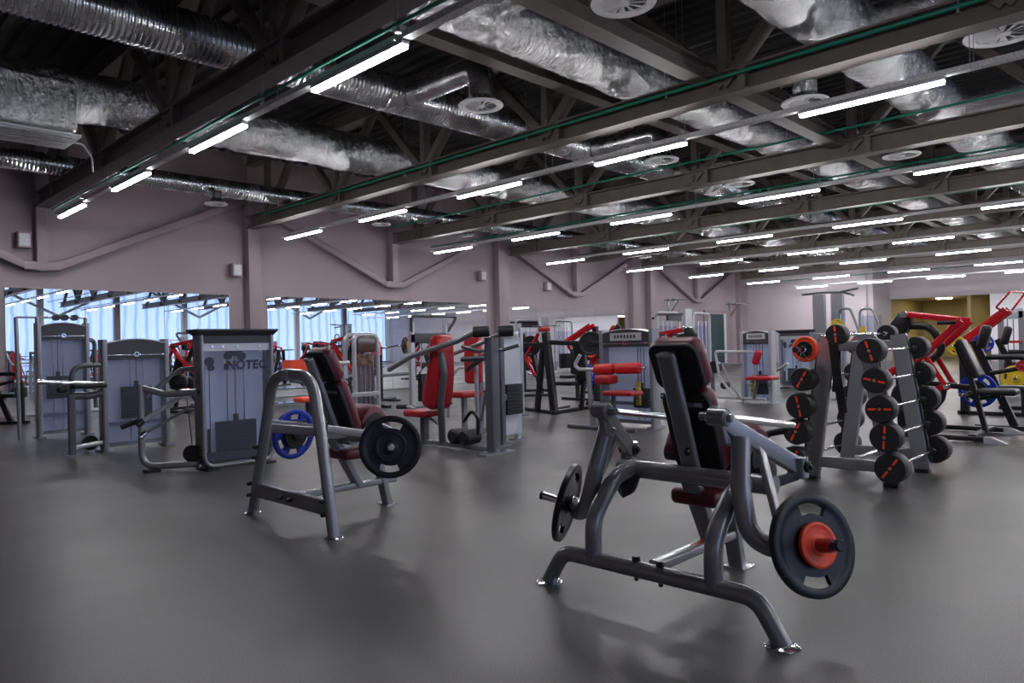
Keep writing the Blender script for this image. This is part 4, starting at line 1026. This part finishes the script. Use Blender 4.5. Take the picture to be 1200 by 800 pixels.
WB().bar([(10.55, 14.8, 0.06), (10.55, 14.8, 1.35)], 0.10, 0.10).build('post', BLACKP, t)
WB().pad((10.3, 14.6, 1.30), (0.12, 0.34, 0.36), 0.05).build('back_pad', ORANGE, t)
WB().pad((10.2, 14.7, 0.70), (0.4, 0.36, 0.1), 0.04).build('seat', BLACKP, t)
WB().tube([(10.5, 14.8, 0.62), (11.4, 14.6, 0.66)], 0.04).build('side_tube', GREY, t)
plate((11.0, 14.35, 1.36), (0.5, -0.85, 0), 0.21, 0.04, BLACKP, 'black plate on the curved-frame machine in front of the second mirror')
plate((11.06, 14.24, 1.36), (0.5, -0.85, 0), 0.15, 0.04, YELLOW, 'yellow plate beside the black one on the curved-frame machine')
WB().tube([(10.6, 14.8, 1.30), (10.9, 14.55, 1.36), (11.10, 14.12, 1.36)], 0.02).build('loading_peg', CHROME, t)

# --- H: leg extension with red rollers
t = begin('weight_stack_machine', 'pale weight-stack machine with bright red roller pads, just left of the foreground headrest', 'gym machine', (9.28, 6.5, 0))
arch_tower(t, 'y', (9.2, 7.02), 1.0, 1.50, (0.60, 0.85, 0.3, 0.6), post=GREY, plaque=True)
ar = WB().tube([(9.05, 7.28, 1.12), (9.05, 7.40, 0.95), (9.05, 7.30, 0.89), (9.05, 6.98, 0.89)], 0.028, 0.08).build('roller_arm', SILVER, t)
WB().tube([(9.05, 6.95, 0.89), (9.05, 6.05, 0.92)], 0.022).build('roller_rod', CHROME, t)
for y0, y1 in ((6.98, 6.63), (6.58, 6.14)):
    WB().cyl((9.05, y0, 0.89+(7-y0)*0.03), (9.05, y1, 0.89+(7-y1)*0.03), 0.085, 28, 0.02).build('roller_pad', REDPAD if False else mat('bright_red_foam', (0.62, 0.015, 0.015), 0.35, 0, 0.05, 10), t)
WB().pad((8.95, 6.70, 0.74), (0.26, 0.30, 0.14), 0.05).build('knee_pad', REDPAD, t)
WB().pad((8.85, 6.33, 0.55), (0.34, 0.52, 0.07), 0.03).build('seat', REDPAD, t)
WB().bar([(8.9, 7.0, 0.86), (8.75, 6.82, 0.04)], 0.07, 0.06, 0.012).build('leg', GREY, t)
WB().bar([(8.70, 7.25, 0.03), (8.70, 6.0, 0.03)], 0.08, 0.05, 0.012).build('base_rail', DGREY, t)
WB().bar([(8.70, 6.8, 0.03), (9.2, 6.8, 0.03)], 0.08, 0.05, 0.012).build('base_link', DGREY, t)
WB().tube([(8.85, 6.5, 0.52), (8.85, 6.5, 0.05)], 0.035).build('seat_post', DGREY, t)
mb = WB()
for k, m_ in enumerate((0, 1, 2, 3)): mb.box((9.10, 6.22, 0.40+k*0.09), (0.05, 0.07, 0.08), 0.01)
mb.build('selector_labels', mat('selector_stack', (0.35, 0.30, 0.04), 0.4, 0, 0.8, 12), t)

# --- J: machine with the low red seat
t = begin('weight_stack_machine', 'pale weight tower with red arm pad and low red seat, mid-distance right', 'gym machine', (14.08, 6.7, 0))
arch_tower(t, 'y', (14.0, 7.05), 0.68, 1.47, (0.34, 0.78, 0.18, 0.58), post=SILVER, plaque=True)
WB().bar([(13.9, 7.62, 0.02), (13.9, 7.62, 0.85)], 0.07, 0.07, 0.01).build('rear_post', DGREY, t)
WB().bar([(13.9, 7.62, 0.80), (13.95, 7.0, 0.80)], 0.05, 0.05, 0.01).build('rear_brace', GREY, t)
WB().tube([(13.85, 7.62, 0.12), (13.85, 6.45, 0.10)], 0.03).build('floor_tube', SILVER, t)
WB().tube([(13.80, 6.68, 1.05), (13.80, 7.50, 1.07), (13.80, 7.42, 0.55), (13.75, 7.05, 0.10)], 0.026, 0.06).build('arm_tube', SILVER, t)
WB().tube([(13.80, 7.36, 0.82), (13.80, 7.22, 0.50), (13.75, 6.95, 0.13)], 0.022, 0.12).build('arm_tube', GREY, t)
WB().pad((13.75, 6.56, 0.94), (0.16, 0.14, 0.30), 0.06, Matrix.Rotation(0.3, 3, 'X')).build('arm_pad', REDPAD, t)
WB().pad((13.65, 6.42, 0.535), (0.40, 0.55, 0.08), 0.035).build('seat', REDPAD, t)
WB().tube([(13.65, 6.5, 0.5), (13.68, 6.62, 0.12)], 0.03).build('seat_post', DGREY, t)
WB().tube([(13.72, 6.60, 0.1), (13.72, 6.60, 0.95)], 0.012).build('thin_rod', CHROME, t)
mb = WB()
for k in range(5): mb.box((13.93, 6.75, 0.18+k*0.09), (0.05, 0.09, 0.08), 0.01)
mb.build('selector_labels', mat('selector_stack_2', (0.30, 0.28, 0.06), 0.4, 0, 0.8, 12), t)
WB().cyl((13.82, 7.55, 0.74), (13.95, 7.55, 0.74), 0.13, 24).build('cam_disc', BLACKP, t)
mb = WB().cyl((13.85, 7.35, 0.36), (13.98, 7.35, 0.36), 0.08, 20); mb.build('foot_roller', RUBBER, t)

# --- K: second lettered machine, far
t = begin('weight_stack_machine', 'distant lettered weight-stack machine behind the barbell rack, against the pale back wall', 'gym machine', (18.7, 7.85, 0))
brand_tower(t, 'y', (18.6, 8.27), 0.84, 1.52)
WB().tube([(18.4, 8.45, 0.35), (17.9, 8.1, 0.45), (17.0, 7.35, 0.70)], 0.035).build('lever_tube', SILVER, t)
WB().pad((18.4, 8.5, 1.05), (0.3, 0.25, 0.3), 0.1).build('upper_roller', RUBBER, t)
WB().pad((18.35, 8.5, 0.32), (0.3, 0.3, 0.22), 0.09).build('lower_roller', RUBBER, t)
WB().bar([(18.5, 8.45, 0.02), (18.5, 8.45, 1.1)], 0.07, 0.07).build('rear_post', DGREY, t)

# --- L: tall twin-post cable station
t = begin('cable_station', 'tall pale twin-post cable station with pull-up handles on top, behind the barbell rack', 'gym machine', (19.5, 7.3, 0))
for y in (7.53, 7.06): WB().bar([(19.5, y, 0.0), (19.5, y, 2.44)], 0.30, 0.17, 0.02, up=(1, 0, 0)).build('tower_post', GREY, t)
WB().tube([(19.4, 7.95, 2.46), (19.5, 7.55, 2.49), (19.45, 7.0, 2.47), (19.3, 6.7, 2.50), (19.2, 6.45, 2.52)], 0.03, 0.1).build('pull_up_bar', DGREY, t)
WB().tube([(19.6, 7.0, 2.49), (19.5, 6.72, 2.40), (19.3, 6.6, 2.36)], 0.03, 0.1).build('pull_up_handle', DGREY, t)
WB().bar([(19.5, 7.9, 0.03), (19.5, 6.5, 0.03)], 0.2, 0.06).build('base', SILVER, t)
mb = WB().cyl((19.42, 7.9, 1.42), (19.42, 6.6, 1.42), 0.014, 8); mb.build('resting_bar', CHROME, t)
t = begin('cable_station', 'pale cable station with sloping arched tubes, right of the tall twin-post station', 'gym machine', (19.4, 6.7, 0))
for x, y0 in ((19.3, 7.00), (20.1, 6.72)):
    WB().tube([(x, y0, 0.3), (x, y0, 2.03), (x, y0-0.32, 2.03), (x, y0-0.60, 1.2), (x, y0-0.62, 0.03)], 0.032, 0.14).build('arched_tube', GREY, t)
    for y in (y0-0.08, y0-0.20): WB().cyl((x, y, 0.3), (x, y, 1.9), 0.012, 8).build('guide_rod', CHROME, t)
WB().quadbox((20.15, 6.2, 0.3), (20.17, 6.75, 1.85)).build('panel', FROST, t)
WB().bar([(19.3, 6.4, 0.03), (20.1, 6.4, 0.03)], 0.1, 0.05).build('base', GREY, t)
mb = WB()
for i in range(7): mb.box((19.35, 6.55, 0.15+0.09*i), (0.2, 0.35, 0.05), 0.004)
mb.build('weight_stack', SILVER, t)
WB().box((19.28, 6.38, 1.35), (0.06, 0.14, 0.42), 0.02).build('yellow_panel', YELLOW, t)
WB().tube([(19.3, 7.0, 1.60), (19.0, 6.95, 1.60), (18.9, 6.82, 1.58)], 0.02).build('loading_peg', CHROME, t)
plate((19.0, 6.90, 1.60), (0.8, 0.6, 0.1), 0.17, 0.05, YELLOW, 'yellow plate hanging on the tall twin-post station', windows(0.17, 4))
# --- I: crossover station by the door
t = begin('cable_station', 'large pale crossover cable station in front of the teal door', 'gym machine', (25.2, 15.0, 0))
for x0, w_ in ((23.3, 1.5), (25.9, 1.3)):
    WB().tube([(x0, 15.0, 0.05), (x0, 15.0, 2.40), (x0+w_, 15.0, 2.40), (x0+w_, 15.0, 0.05)], 0.05, 0.2).build('loop_frame', SILVER, t)
    WB().quadbox((x0+0.1, 15.05, 0.2), (x0+w_-0.1, 15.07, 1.9)).build('shroud_panel', FROST, t)
    for i in range(3): WB().cyl((x0+0.35+i*0.3, 14.98, 0.2), (x0+0.35+i*0.3, 14.98, 2.1), 0.02, 8).build('guide_rod', CHROME, t)
    WB().box((x0+w_/2, 15.1, 0.5), (w_*0.6, 0.16, 0.7), 0.02).build('weight_stack', STACK, t)
WB().bar([(25.3, 14.9, 0.0), (25.3, 14.9, 2.56)], 0.5, 0.14, 0.03, up=(0, 1, 0)).build('centre_column', SILVER, t)
WB().tube([(22.4, 14.6, 2.15), (23.0, 14.8, 2.32), (24.9, 14.9, 2.35)], 0.05, 0.2).build('pull_up_bar', BLACKP, t)
WB().box((24.3, 14.9, 2.2), (1.0, 0.12, 0.22), 0.05).build('head_box', CAP, t)
WB.O = V((0, 0, 0))
# ---------------------------------------------------------------- black and red plate-loaded machines
def red_machine(lab, hp=True):
    t = thing('lever_row_machine', lab, 'gym machine')
    for s in (1, -1):
        r = MB().bar([(-0.65, s*0.56, 0.045), (0.55, s*0.56, 0.045)], 0.10, 0.06, 0.01).build('floor_rail', BLACKP, t)
        MB().prism([(0.55, 0.0), (0.78, 0.0), (0.78, 0.008), (0.62, 0.075), (0.55, 0.075)], s*0.56-0.05, s*0.56+0.05).build('rail_end', SILVER, r)
    for xr in (-0.45, 0.42): MB().bar([(xr, -0.55, 0.06), (xr, 0.55, 0.06)], 0.08, 0.06).build('cross_rail', BLACKP, t)
    MB().bar([(-0.50, 0, 0.06), (-0.52, 0, 1.36)], 0.11, 0.10, 0.015).build('mast', BLACKP, t)
    MB().prism([(-0.58, 1.30), (-0.44, 1.30), (-0.36, 1.42), (-0.34, 1.56), (-0.42, 1.62), (-0.50, 1.60), (-0.60, 1.46)], -0.09, 0.09, 'xz', 0.01).build('mast_head', BLACKP, t)
    MB().tube([(-0.42, 0, 1.43), (-0.12, 0, 1.42), (0.02, 0, 1.10), (-0.22, 0, 0.92)], 0.05, 0.22, n=14).build('curved_tube', BLACKP, t)
    for s in (1, -1):
        a = MB().bar([(-0.38, s*0.13, 1.58), (0.27, s*0.24, 1.475)], 0.06, 0.075, 0.012).build('upper_arm', REDP, t)
        MB().bar([(0.27, s*0.24, 1.475), (0.0, s*0.24, 1.20), (-0.58, s*0.24, 0.80)], 0.07, 0.09, 0.015, fr=0.1).build('lower_arm', REDP, t)
        MB().cyl((-0.40, s*0.09, 1.58), (-0.40, s*0.18, 1.58), 0.045, 18).build('pivot_cap', CHROME, a)
        MB().tube([(0.22, s*0.27, 1.455), (0.02, s*0.30, 1.45)], 0.026).build('hand_grip', BLACKP, a)
        MB().bar([(-0.16, s*0.24, 1.07), (0.05, s*0.20, 0.68), (0.10, s*0.20, 0.60)], 0.045, 0.06, 0.012, fr=0.1).build('fork_arm', REDP, t)
        MB().bar([(0.08, s*0.20, 0.66), (-0.28, s*0.24, 0.46)], 0.05, 0.07, 0.012).build('link_arm', REDP, t)
        p = MB().cyl((0.30, s*0.05, 0.56), (0.30, s*0.50, 0.56), 0.024, 16).build('loading_peg', CHROME, t)
        MB().cyl((0.08, s*0.10, 0.64), (0.08, s*0.26, 0.64), 0.03, 16).build('fork_pivot', CHROME, t)
        MB().cyl((-0.30, s*0.10, 0.50), (-0.30, s*0.50, 0.50), 0.022, 16).build('rear_peg', CHROME, t)
    R = Matrix.Rotation(-0.36, 3, 'Y')
    MB().pad((0.30, 0, 0.99), (0.09, 0.30, 0.52), 0.035, Matrix.Rotation(-0.40, 3, 'Y')).build('back_pad', BLACKP, t)
    MB().bar([(0.16, 0, 1.18), (0.34, 0, 0.62), (0.46, 0, 0.06)], 0.08, 0.06, 0.012).build('seat_frame', BLACKP, t)
    MB().pad((0.60, 0, 0.575), (0.42, 0.30, 0.08), 0.035).build('seat', BLACKP, t)
    MB().bar([(0.40, 0, 0.48), (0.62, 0, 0.53)], 0.05, 0.04).build('seat_bracket', BLACKP, t)
    MB().bar([(-0.46, 0, 0.70), (0.30, 0, 0.62)], 0.07, 0.07, 0.012).build('spine', BLACKP, t)
    MB().tube([(-0.42, 0, 0.12), (-0.22, 0, 0.20), (-0.02, 0, 0.46), (0.02, 0, 0.64)], 0.035, 0.1).build('brace', BLACKP, t)
    return t
rm = red_machine('red and black lever machine with a blue plate, right of the barbell rack'); rm.location = (10.65, 2.55, 0); rm.rotation_euler = (0, 0, -PI/2)
def on(root, l):
    a = root.rotation_euler.z; return V((root.location.x+l[0]*math.cos(a)-l[1]*math.sin(a), root.location.y+l[0]*math.sin(a)+l[1]*math.cos(a), l[2]))
def load(root, specs, where):
    a = root.rotation_euler.z
    for (l, R, t, m, lab, sl) in specs:
        plate(on(root, l), (-math.sin(a), math.cos(a), 0), R, t, m, lab+' '+where, sl)
W6 = lambda R: windows(R, 6)
w_ = 'of the red machine beside the barbell rack'
load(rm, [((0.30, 0.345, 0.56), 0.12, 0.03, BLACKP, 'small black plate against the blue one', ()),
          ((0.30, 0.40, 0.56), 0.225, 0.036, BLUE, 'blue weight plate on the far front peg', W6(0.225)),
          ((-0.30, -0.36, 0.50), 0.225, 0.036, BLACKP, 'large black plate on the near rear peg', ()), ((-0.30, 0.36, 0.50), 0.225, 0.036, YELLOW, 'yellow plate on the far rear peg', W6(0.225))], w_)
G_ = 'red and black lever machines'
def place(loc, rz, lab, specs=()):
    r = dup(rm, loc, rz, lab, G_); load(r, specs, ''); return r
rm['group'] = G_
BP = (0.225, 0.036)
place((14.6, 9.0, 0), PI/2, 'red and black lever machine in the centre, nearest the red roller pads')
place((15.3, 11.2, 0), PI/2, 'red and black lever machine behind the centre one, left of the pale towers')
place((14.3, 13.9, 0), PI*0.45, 'red and black lever machine just right of the second wall column')
place((18.6, 14.2, 0), PI/2, 'red and black lever machine in front of the third mirror')
def put(c, n, R, m, lab, sl=()): plate(c, n, R, 0.04, m, lab, sl)
# pegs' plates on the centre machines
cen = [o for o in bpy.data.objects if o.name.startswith('lever_row_machine') and not o.parent]
load(cen[1], [((0.30, -0.42, 0.56), 0.225, 0.036, BLUE, 'blue weight plate on the lever machine behind the red rollers', windows(0.225, 7)), ((-0.30, -0.4, 0.50), 0.225, 0.036, BLACKP, 'black plate on the rear peg of the centre lever machine', ())], '')
plate((13.0, 2.15, 0.62), (1, 0, 0), 0.2, 0.036, YELLOW, 'yellow plate low on the long red beam machine', windows(0.2, 5))
plate((13.15, 2.95, 1.12), (1, 0, 0.1), 0.15, 0.036, YELLOW, 'yellow plate high up behind the curved black tube', windows(0.15, 5))
plate((13.3, 2.62, 1.15), (1, 0, 0.1), 0.15, 0.036, BLUE, 'blue plate high up behind the black back pad', windows(0.15, 5))
load(cen[3], [((0.30, 0.42, 0.56), 0.225, 0.036, BLACKP, 'black plate on the lever machine beside the second column', ()), ((-0.30, 0.4, 0.50), 0.225, 0.036, BLUE, 'blue plate on the lever machine beside the second column', W6(0.225))], '')
# high pull-down with the big red twin beams
t = thing('high_lever_machine', 'black machine with two long red beams rising to a wire handle frame, far right', 'gym machine', (13.6, 2.45, 0), -PI/2)
for s in (1, -1):
    MB().bar([(-0.65, s*0.12, 1.05), (0.12, s*0.10, 1.66)], 0.07, 0.13, 0.015).build('red_beam', REDP, t)
MB().tube([(0.10, -0.2, 1.64), (0.02, -0.34, 1.70), (0.22, -0.42, 1.93), (0.32, 0.20, 1.93), (0.14, 0.16, 1.66)], 0.016, 0.04).build('handle_frame', REDP, t)
MB().bar([(-0.5, 0, 0.0), (-0.5, 0, 1.1)], 0.12, 0.12).build('mast', BLACKP, t)
MB().cyl((-0.5, 0.05, 1.12), (-0.5, -0.60, 1.12), 0.022).build('loading_peg', CHROME, t)
MB().cyl((-0.17, 0.05, 1.15), (-0.17, -0.45, 1.15), 0.022).build('loading_peg', CHROME, t)
MB().bar([(0.30, 0, 0.05), (0.30, 0, 0.64)], 0.08, 0.08).build('front_post', BLACKP, t)
MB().cyl((0.30, 0.02, 0.62), (0.30, -0.70, 0.62), 0.022).build('loading_peg', CHROME, t)
MB().pad((0.45, 0, 0.70), (0.1, 0.3, 0.5), 0.04).build('thigh_pad', BLACKP, t)
MB().bar([(-0.6, 0, 0.03), (0.75, 0, 0.03)], 0.12, 0.06).build('floor_rail', BLACKP, t)
# near frame of that machine: black pads and curved arm
t = thing('seated_row_machine', 'black machine with angled chest pad and looping arm at the right edge', 'gym machine', (11.6, 1.95, 0))
MB().pad((0.0, 0.32, 1.26), (0.14, 0.13, 0.32), 0.05, Matrix.Rotation(0.25, 3, 'X')).build('chest_pad', BLACKP, t)
MB().bar([(0.05, 0.45, 1.2), (0.05, 0.22, 0.62), (0.05, 0.0, 0.03)], 0.10, 0.08, 0.012).build('frame_post', BLACKP, t)
MB().tube([(0, 0.30, 0.98), (0, -0.12, 0.98), (0, -0.24, 0.80), (0, -0.24, 0.03)], 0.04, 0.14).build('looping_arm', BLACKP, t)
MB().bar([(0.0, 0.25, 0.76), (0.0, -0.12, 0.84)], 0.10, 0.06, 0.02).build('arm_pad', BLACKP, t)
MB().pad((0, 0.02, 0.56), (0.28, 0.36, 0.08), 0.035).build('seat', BLACKP, t)
MB().bar([(0, 0.45, 0.03), (0, -0.35, 0.03)], 0.10, 0.06).build('floor_rail', BLACKP, t)
MB().box((0, -0.22, 0.62), (0.16, 0.18, 0.2), 0.04).build('joint_block', BLACKP, t)
sr = t; r2 = dup(t, (14.8, 2.25, 0), 0.1, 'black padded machine behind the right-edge one, partly hidden by it', 'looping-arm black machines'); t['group'] = 'looping-arm black machines'
ct = begin('cable_station', 'distant grey cable station with a red shelf at the far right edge', 'gym machine', (18.2, 2.9, 0))
for y in (3.22, 2.86): WB().bar([(18.0, y, 0), (18.0, y, 1.75)], 0.1, 0.1, 0.01).build('post', GREY, ct)
WB().bar([(18.0, 3.25, 1.70), (18.0, 2.83, 1.70)], 0.1, 0.22, 0.02).build('head_beam', SILVER, ct)
WB().box((17.9, 3.04, 1.12), (0.2, 0.36, 0.05)).build('red_shelf', REDPAD, ct)
for y in (3.1, 3.0): WB().cyl((18.0, y, 0.2), (18.0, y, 1.65), 0.012, 8).build('guide_rod', CHROME, ct)
WB().box((18.0, 3.04, 0.4), (0.14, 0.26, 0.6)).build('weight_stack', STACK, ct)
WB.O = V((0, 0, 0))
plate((11.55, 1.84, 0.86), (1, 0.2, 0), 0.075, 0.05, REDPAD, 'small red plate by the looping arm at the right edge')
# G: dark rack with long horizontal arm in the centre
t = thing('black_press_frame', 'dark press frame with long horizontal arms, left of the centre blue plate', 'gym machine', (10.2, 8.9, 0))
MB().bar([(0.0, -0.05, 0.05), (0.03, 0.14, 1.52)], 0.14, 0.11, 0.015).build('front_post', BLACKP, t)
MB().bar([(0.05, 0.42, 0.05), (0.03, 0.20, 1.35)], 0.10, 0.09, 0.015).build('rear_post', BLACKP, t)
MB().bar([(-0.05, -0.15, 0.04), (0.45, 1.35, 0.04)], 0.12, 0.06, 0.012).build('floor_rail', BLACKP, t)
MB().bar([(0.0, -0.05, 0.04), (1.15, 0.10, 0.04)], 0.12, 0.06, 0.012).build('floor_rail', BLACKP, t)
MB().bar([(0.4, 0.35, 0.04), (1.0, 0.45, 0.04)], 0.1, 0.06, 0.012).build('floor_rail', BLACKP, t)
MB().bar([(0.05, 0.1, 1.34), (0.35, -0.75, 1.29), (0.6, -1.35, 1.29)], 0.06, 0.09, 0.012).build('long_arm', BLACKP, t)
MB().bar([(0.0, 0.1, 1.30), (-0.1, 1.25, 1.32)], 0.05, 0.07, 0.012).build('side_arm', BLACKP, t)
MB().bar([(-0.15, 0.0, 0.45), (0.1, 0.30, 0.45)], 0.05, 0.05).build('foot_peg', BLACKP, t)
MB().pad((0.45, -0.35, 0.95), (0.10, 0.26, 0.72), 0.04, Matrix.Rotation(-0.15, 3, 'X')).build('back_pad', BLACKP, t)
MB().bar([(0.5, -0.45, 1.3), (0.5, -0.35, 0.5), (0.5, -0.30, 0.06)], 0.08, 0.06).build('pad_post', BLACKP, t)
MB().pad((0.35, -0.12, 0.56), (0.34, 0.40, 0.08), 0.035).build('seat', BLACKP, t)
MB().pad((-0.02, 0.13, 1.58), (0.16, 0.2, 0.09), 0.04).build('red_top_pad', REDPAD, t)
MB().bar([(0.05, 0.35, 1.5), (0.1, 0.75, 1.05), (0.05, 0.45, 0.7)], 0.05, 0.06, 0.012).build('red_lever', REDP, t)
MB().tube([(0.0, 0.45, 1.64), (0.0, -0.25, 1.64)], 0.014).build('top_bar', CHROME, t)
plate((10.42, 9.60, 1.28), (0.9, 0.3, 0), 0.2, 0.04, BLACKP, 'black plate upright on the dark press frame, centre left')
plate((10.50, 8.20, 1.30), (0.6, 0.8, 0.1), 0.22, 0.04, BLACKP, 'black plate behind the seat of the dark press frame')
# unit next to the silver towers, left of the dark frame
t = thing('black_press_frame', 'dark table-like press frame beside the slim pale tower, in front of the third mirror', 'gym machine', (12.9, 12.4, 0))
MB().bar([(0.7, -0.2, 0.03), (0.55, 0.0, 1.32)], 0.10, 0.10, 0.012).build('front_post', BLACKP, t)
MB().bar([(-0.3, 0.7, 0.03), (0.1, 0.5, 1.30)], 0.10, 0.10, 0.012).build('rear_post', BLACKP, t)
MB().bar([(-0.5, 0.8, 0.03), (1.0, -0.4, 0.03)], 0.12, 0.06).build('floor_rail', BLACKP, t)
MB().bar([(-0.3, 0.7, 1.33), (0.9, -0.3, 1.33)], 0.5, 0.05, 0.02).build('table_top', BLACKP, t)
MB().bar([(0.1, 0.3, 1.6), (-0.25, 0.6, 1.35)], 0.06, 0.08).build('red_lever', REDP, t)

# ---------------------------------------------------------------- gear behind the viewpoint, seen in the mirrors
mir = [(6.5, -2.6), (9.2, -3.0), (12.0, -3.4), (15.0, -3.2), (18.0, -3.5), (21.5, -3.4), (25.0, -3.2), (3.5, -3.0), (28.5, -3.6), (5.0, -7.0), (8.5, -7.2), (16.5, -7.0), (12.5, -7.1), (20.5, -7.2)]
for i, (x, y) in enumerate(mir):
    place((x, y, 0), PI/2 if i % 2 else -PI/2, 'red and black lever machine seen only as a reflection, %s along the %s hidden row' % (ordw[i % 9], 'front' if i < 9 else 'back'))
sh = thing('storage_shelf', 'low grey shelf unit behind the arch-frame press, orange box on it', 'shelf', (8.55, 15.6, 0))
for z in (0.08, 0.42, 0.76): MB().box((0, 0, z), (1.7, 0.45, 0.04)).build('shelf_board', GREY, sh)
for x in (-0.83, 0.83): MB().box((x, 0, 0.39), (0.04, 0.45, 0.78)).build('side_panel', GREY, sh)
bx = MB().box((8.72, 15.5, 0.782+0.15), (0.62, 0.38, 0.30), 0.01).build('storage_box', ORANGE); tag(bx, 'orange box on the grey shelf behind the arch-frame press', 'box')
st = thing('low_stool', 'low stool with a round orange seat behind the blue weight plate', 'stool', (6.95, 12.0, 0))
MB().pad((0, 0, 0.40), (0.46, 0.36, 0.09), 0.04).build('seat', ORANGE, st); MB().bar([(0, 0, 0.02), (0, 0, 0.36)], 0.08, 0.08).build('post', BLACKP, st); MB().box((0, 0, 0.02), (0.4, 0.3, 0.04)).build('base', BLACKP, st)
place((8.75, 13.4, 0), PI/2, 'red and black lever machine just behind the arch-frame press headrest')
place((6.6, 16.5, 0), PI*0.6, 'red and black lever machine between the lettered tower and the orange box', [((0.30, -0.40, 0.56), 0.225, 0.036, BLACKP, 'black plate on the lever machine beyond the lettered tower', ())])
dup(sr, (3.3, 16.9, 0), 0.9, 'black padded machine added at the far left edge, standing in for a mirror reflection', 'looping-arm black machines')  # added copy, stands in for gear reflected in the mirror
t = thing('lever_press_machine', 'black press with a steep red lever and small orange disc, behind the red rollers', 'gym machine', (11.5, 8.3, 0))
MB().bar([(0, -0.08, 0.03), (0, 0.0, 1.62)], 0.10, 0.10).build('mast', BLACKP, t)
MB().bar([(-0.06, 0.02, 1.60), (-0.06, 0.60, 0.92)], 0.10, 0.12, 0.02).build('red_lever', REDP, t)
MB().bar([(-0.10, -0.10, 1.63), (-0.12, 0.42, 1.02)], 0.06, 0.10, 0.02).build('black_lever', BLACKP, t)
MB().bar([(0, -0.5, 0.03), (0, 1.0, 0.03)], 0.1, 0.06).build('floor_rail', BLACKP, t)
MB().cyl((-0.06, 0.56, 1.14), (-0.20, 0.56, 1.14), 0.02).build('loading_peg', CHROME, t)
MB().bar([(0, 0, 0.9), (0, 0.5, 0.7), (0, 0.8, 0.03)], 0.07, 0.07).build('rear_brace', BLACKP, t)
MB().tube([(0, 0.52, 0.67), (-0.38, 0.57, 0.67)], 0.022).build('lower_peg', CHROME, t)
plate((11.22, 8.86, 0.67), (-1, 0.1, 0), 0.225, 0.036, BLUE, 'blue weight plate with round windows in the centre of the view', windows(0.225, 7))
plate((11.36, 8.86, 1.14), (1, 0.3, 0), 0.12, 0.05, ORANGE, 'small orange disc at the foot of the steep red lever')
t = thing('lever_press_machine', 'black press with a red beam sloping down left, before the third mirror', 'gym machine', (13.0, 10.0, 0))
MB().bar([(0, 0, 0.03), (0, 0, 1.68)], 0.11, 0.11).build('mast', BLACKP, t)
for dy in (0.0, 0.16): MB().bar([(-0.08-dy, -0.02, 1.70), (-0.08-dy, 0.80, 1.30)], 0.06, 0.09, 0.02).build('red_beam', REDP, t)
MB().bar([(-0.08, 0.78, 1.34), (-0.08, 0.5, 0.95)], 0.06, 0.09, 0.02).build('red_link', REDP, t)
MB().bar([(0, -0.6, 0.03), (0, 1.0, 0.03)], 0.1, 0.06).build('floor_rail', BLACKP, t)
MB().pad((-0.1, 0.5, 0.9), (0.1, 0.3, 0.6), 0.04).build('back_pad', BLACKP, t)
MB().pad((-0.1, 0.7, 0.55), (0.34, 0.36, 0.08), 0.035).build('seat', BLACKP, t)
MB().bar([(0, 0.55, 0.03), (0, 0.55, 0.9)], 0.08, 0.08).build('pad_post', BLACKP, t)
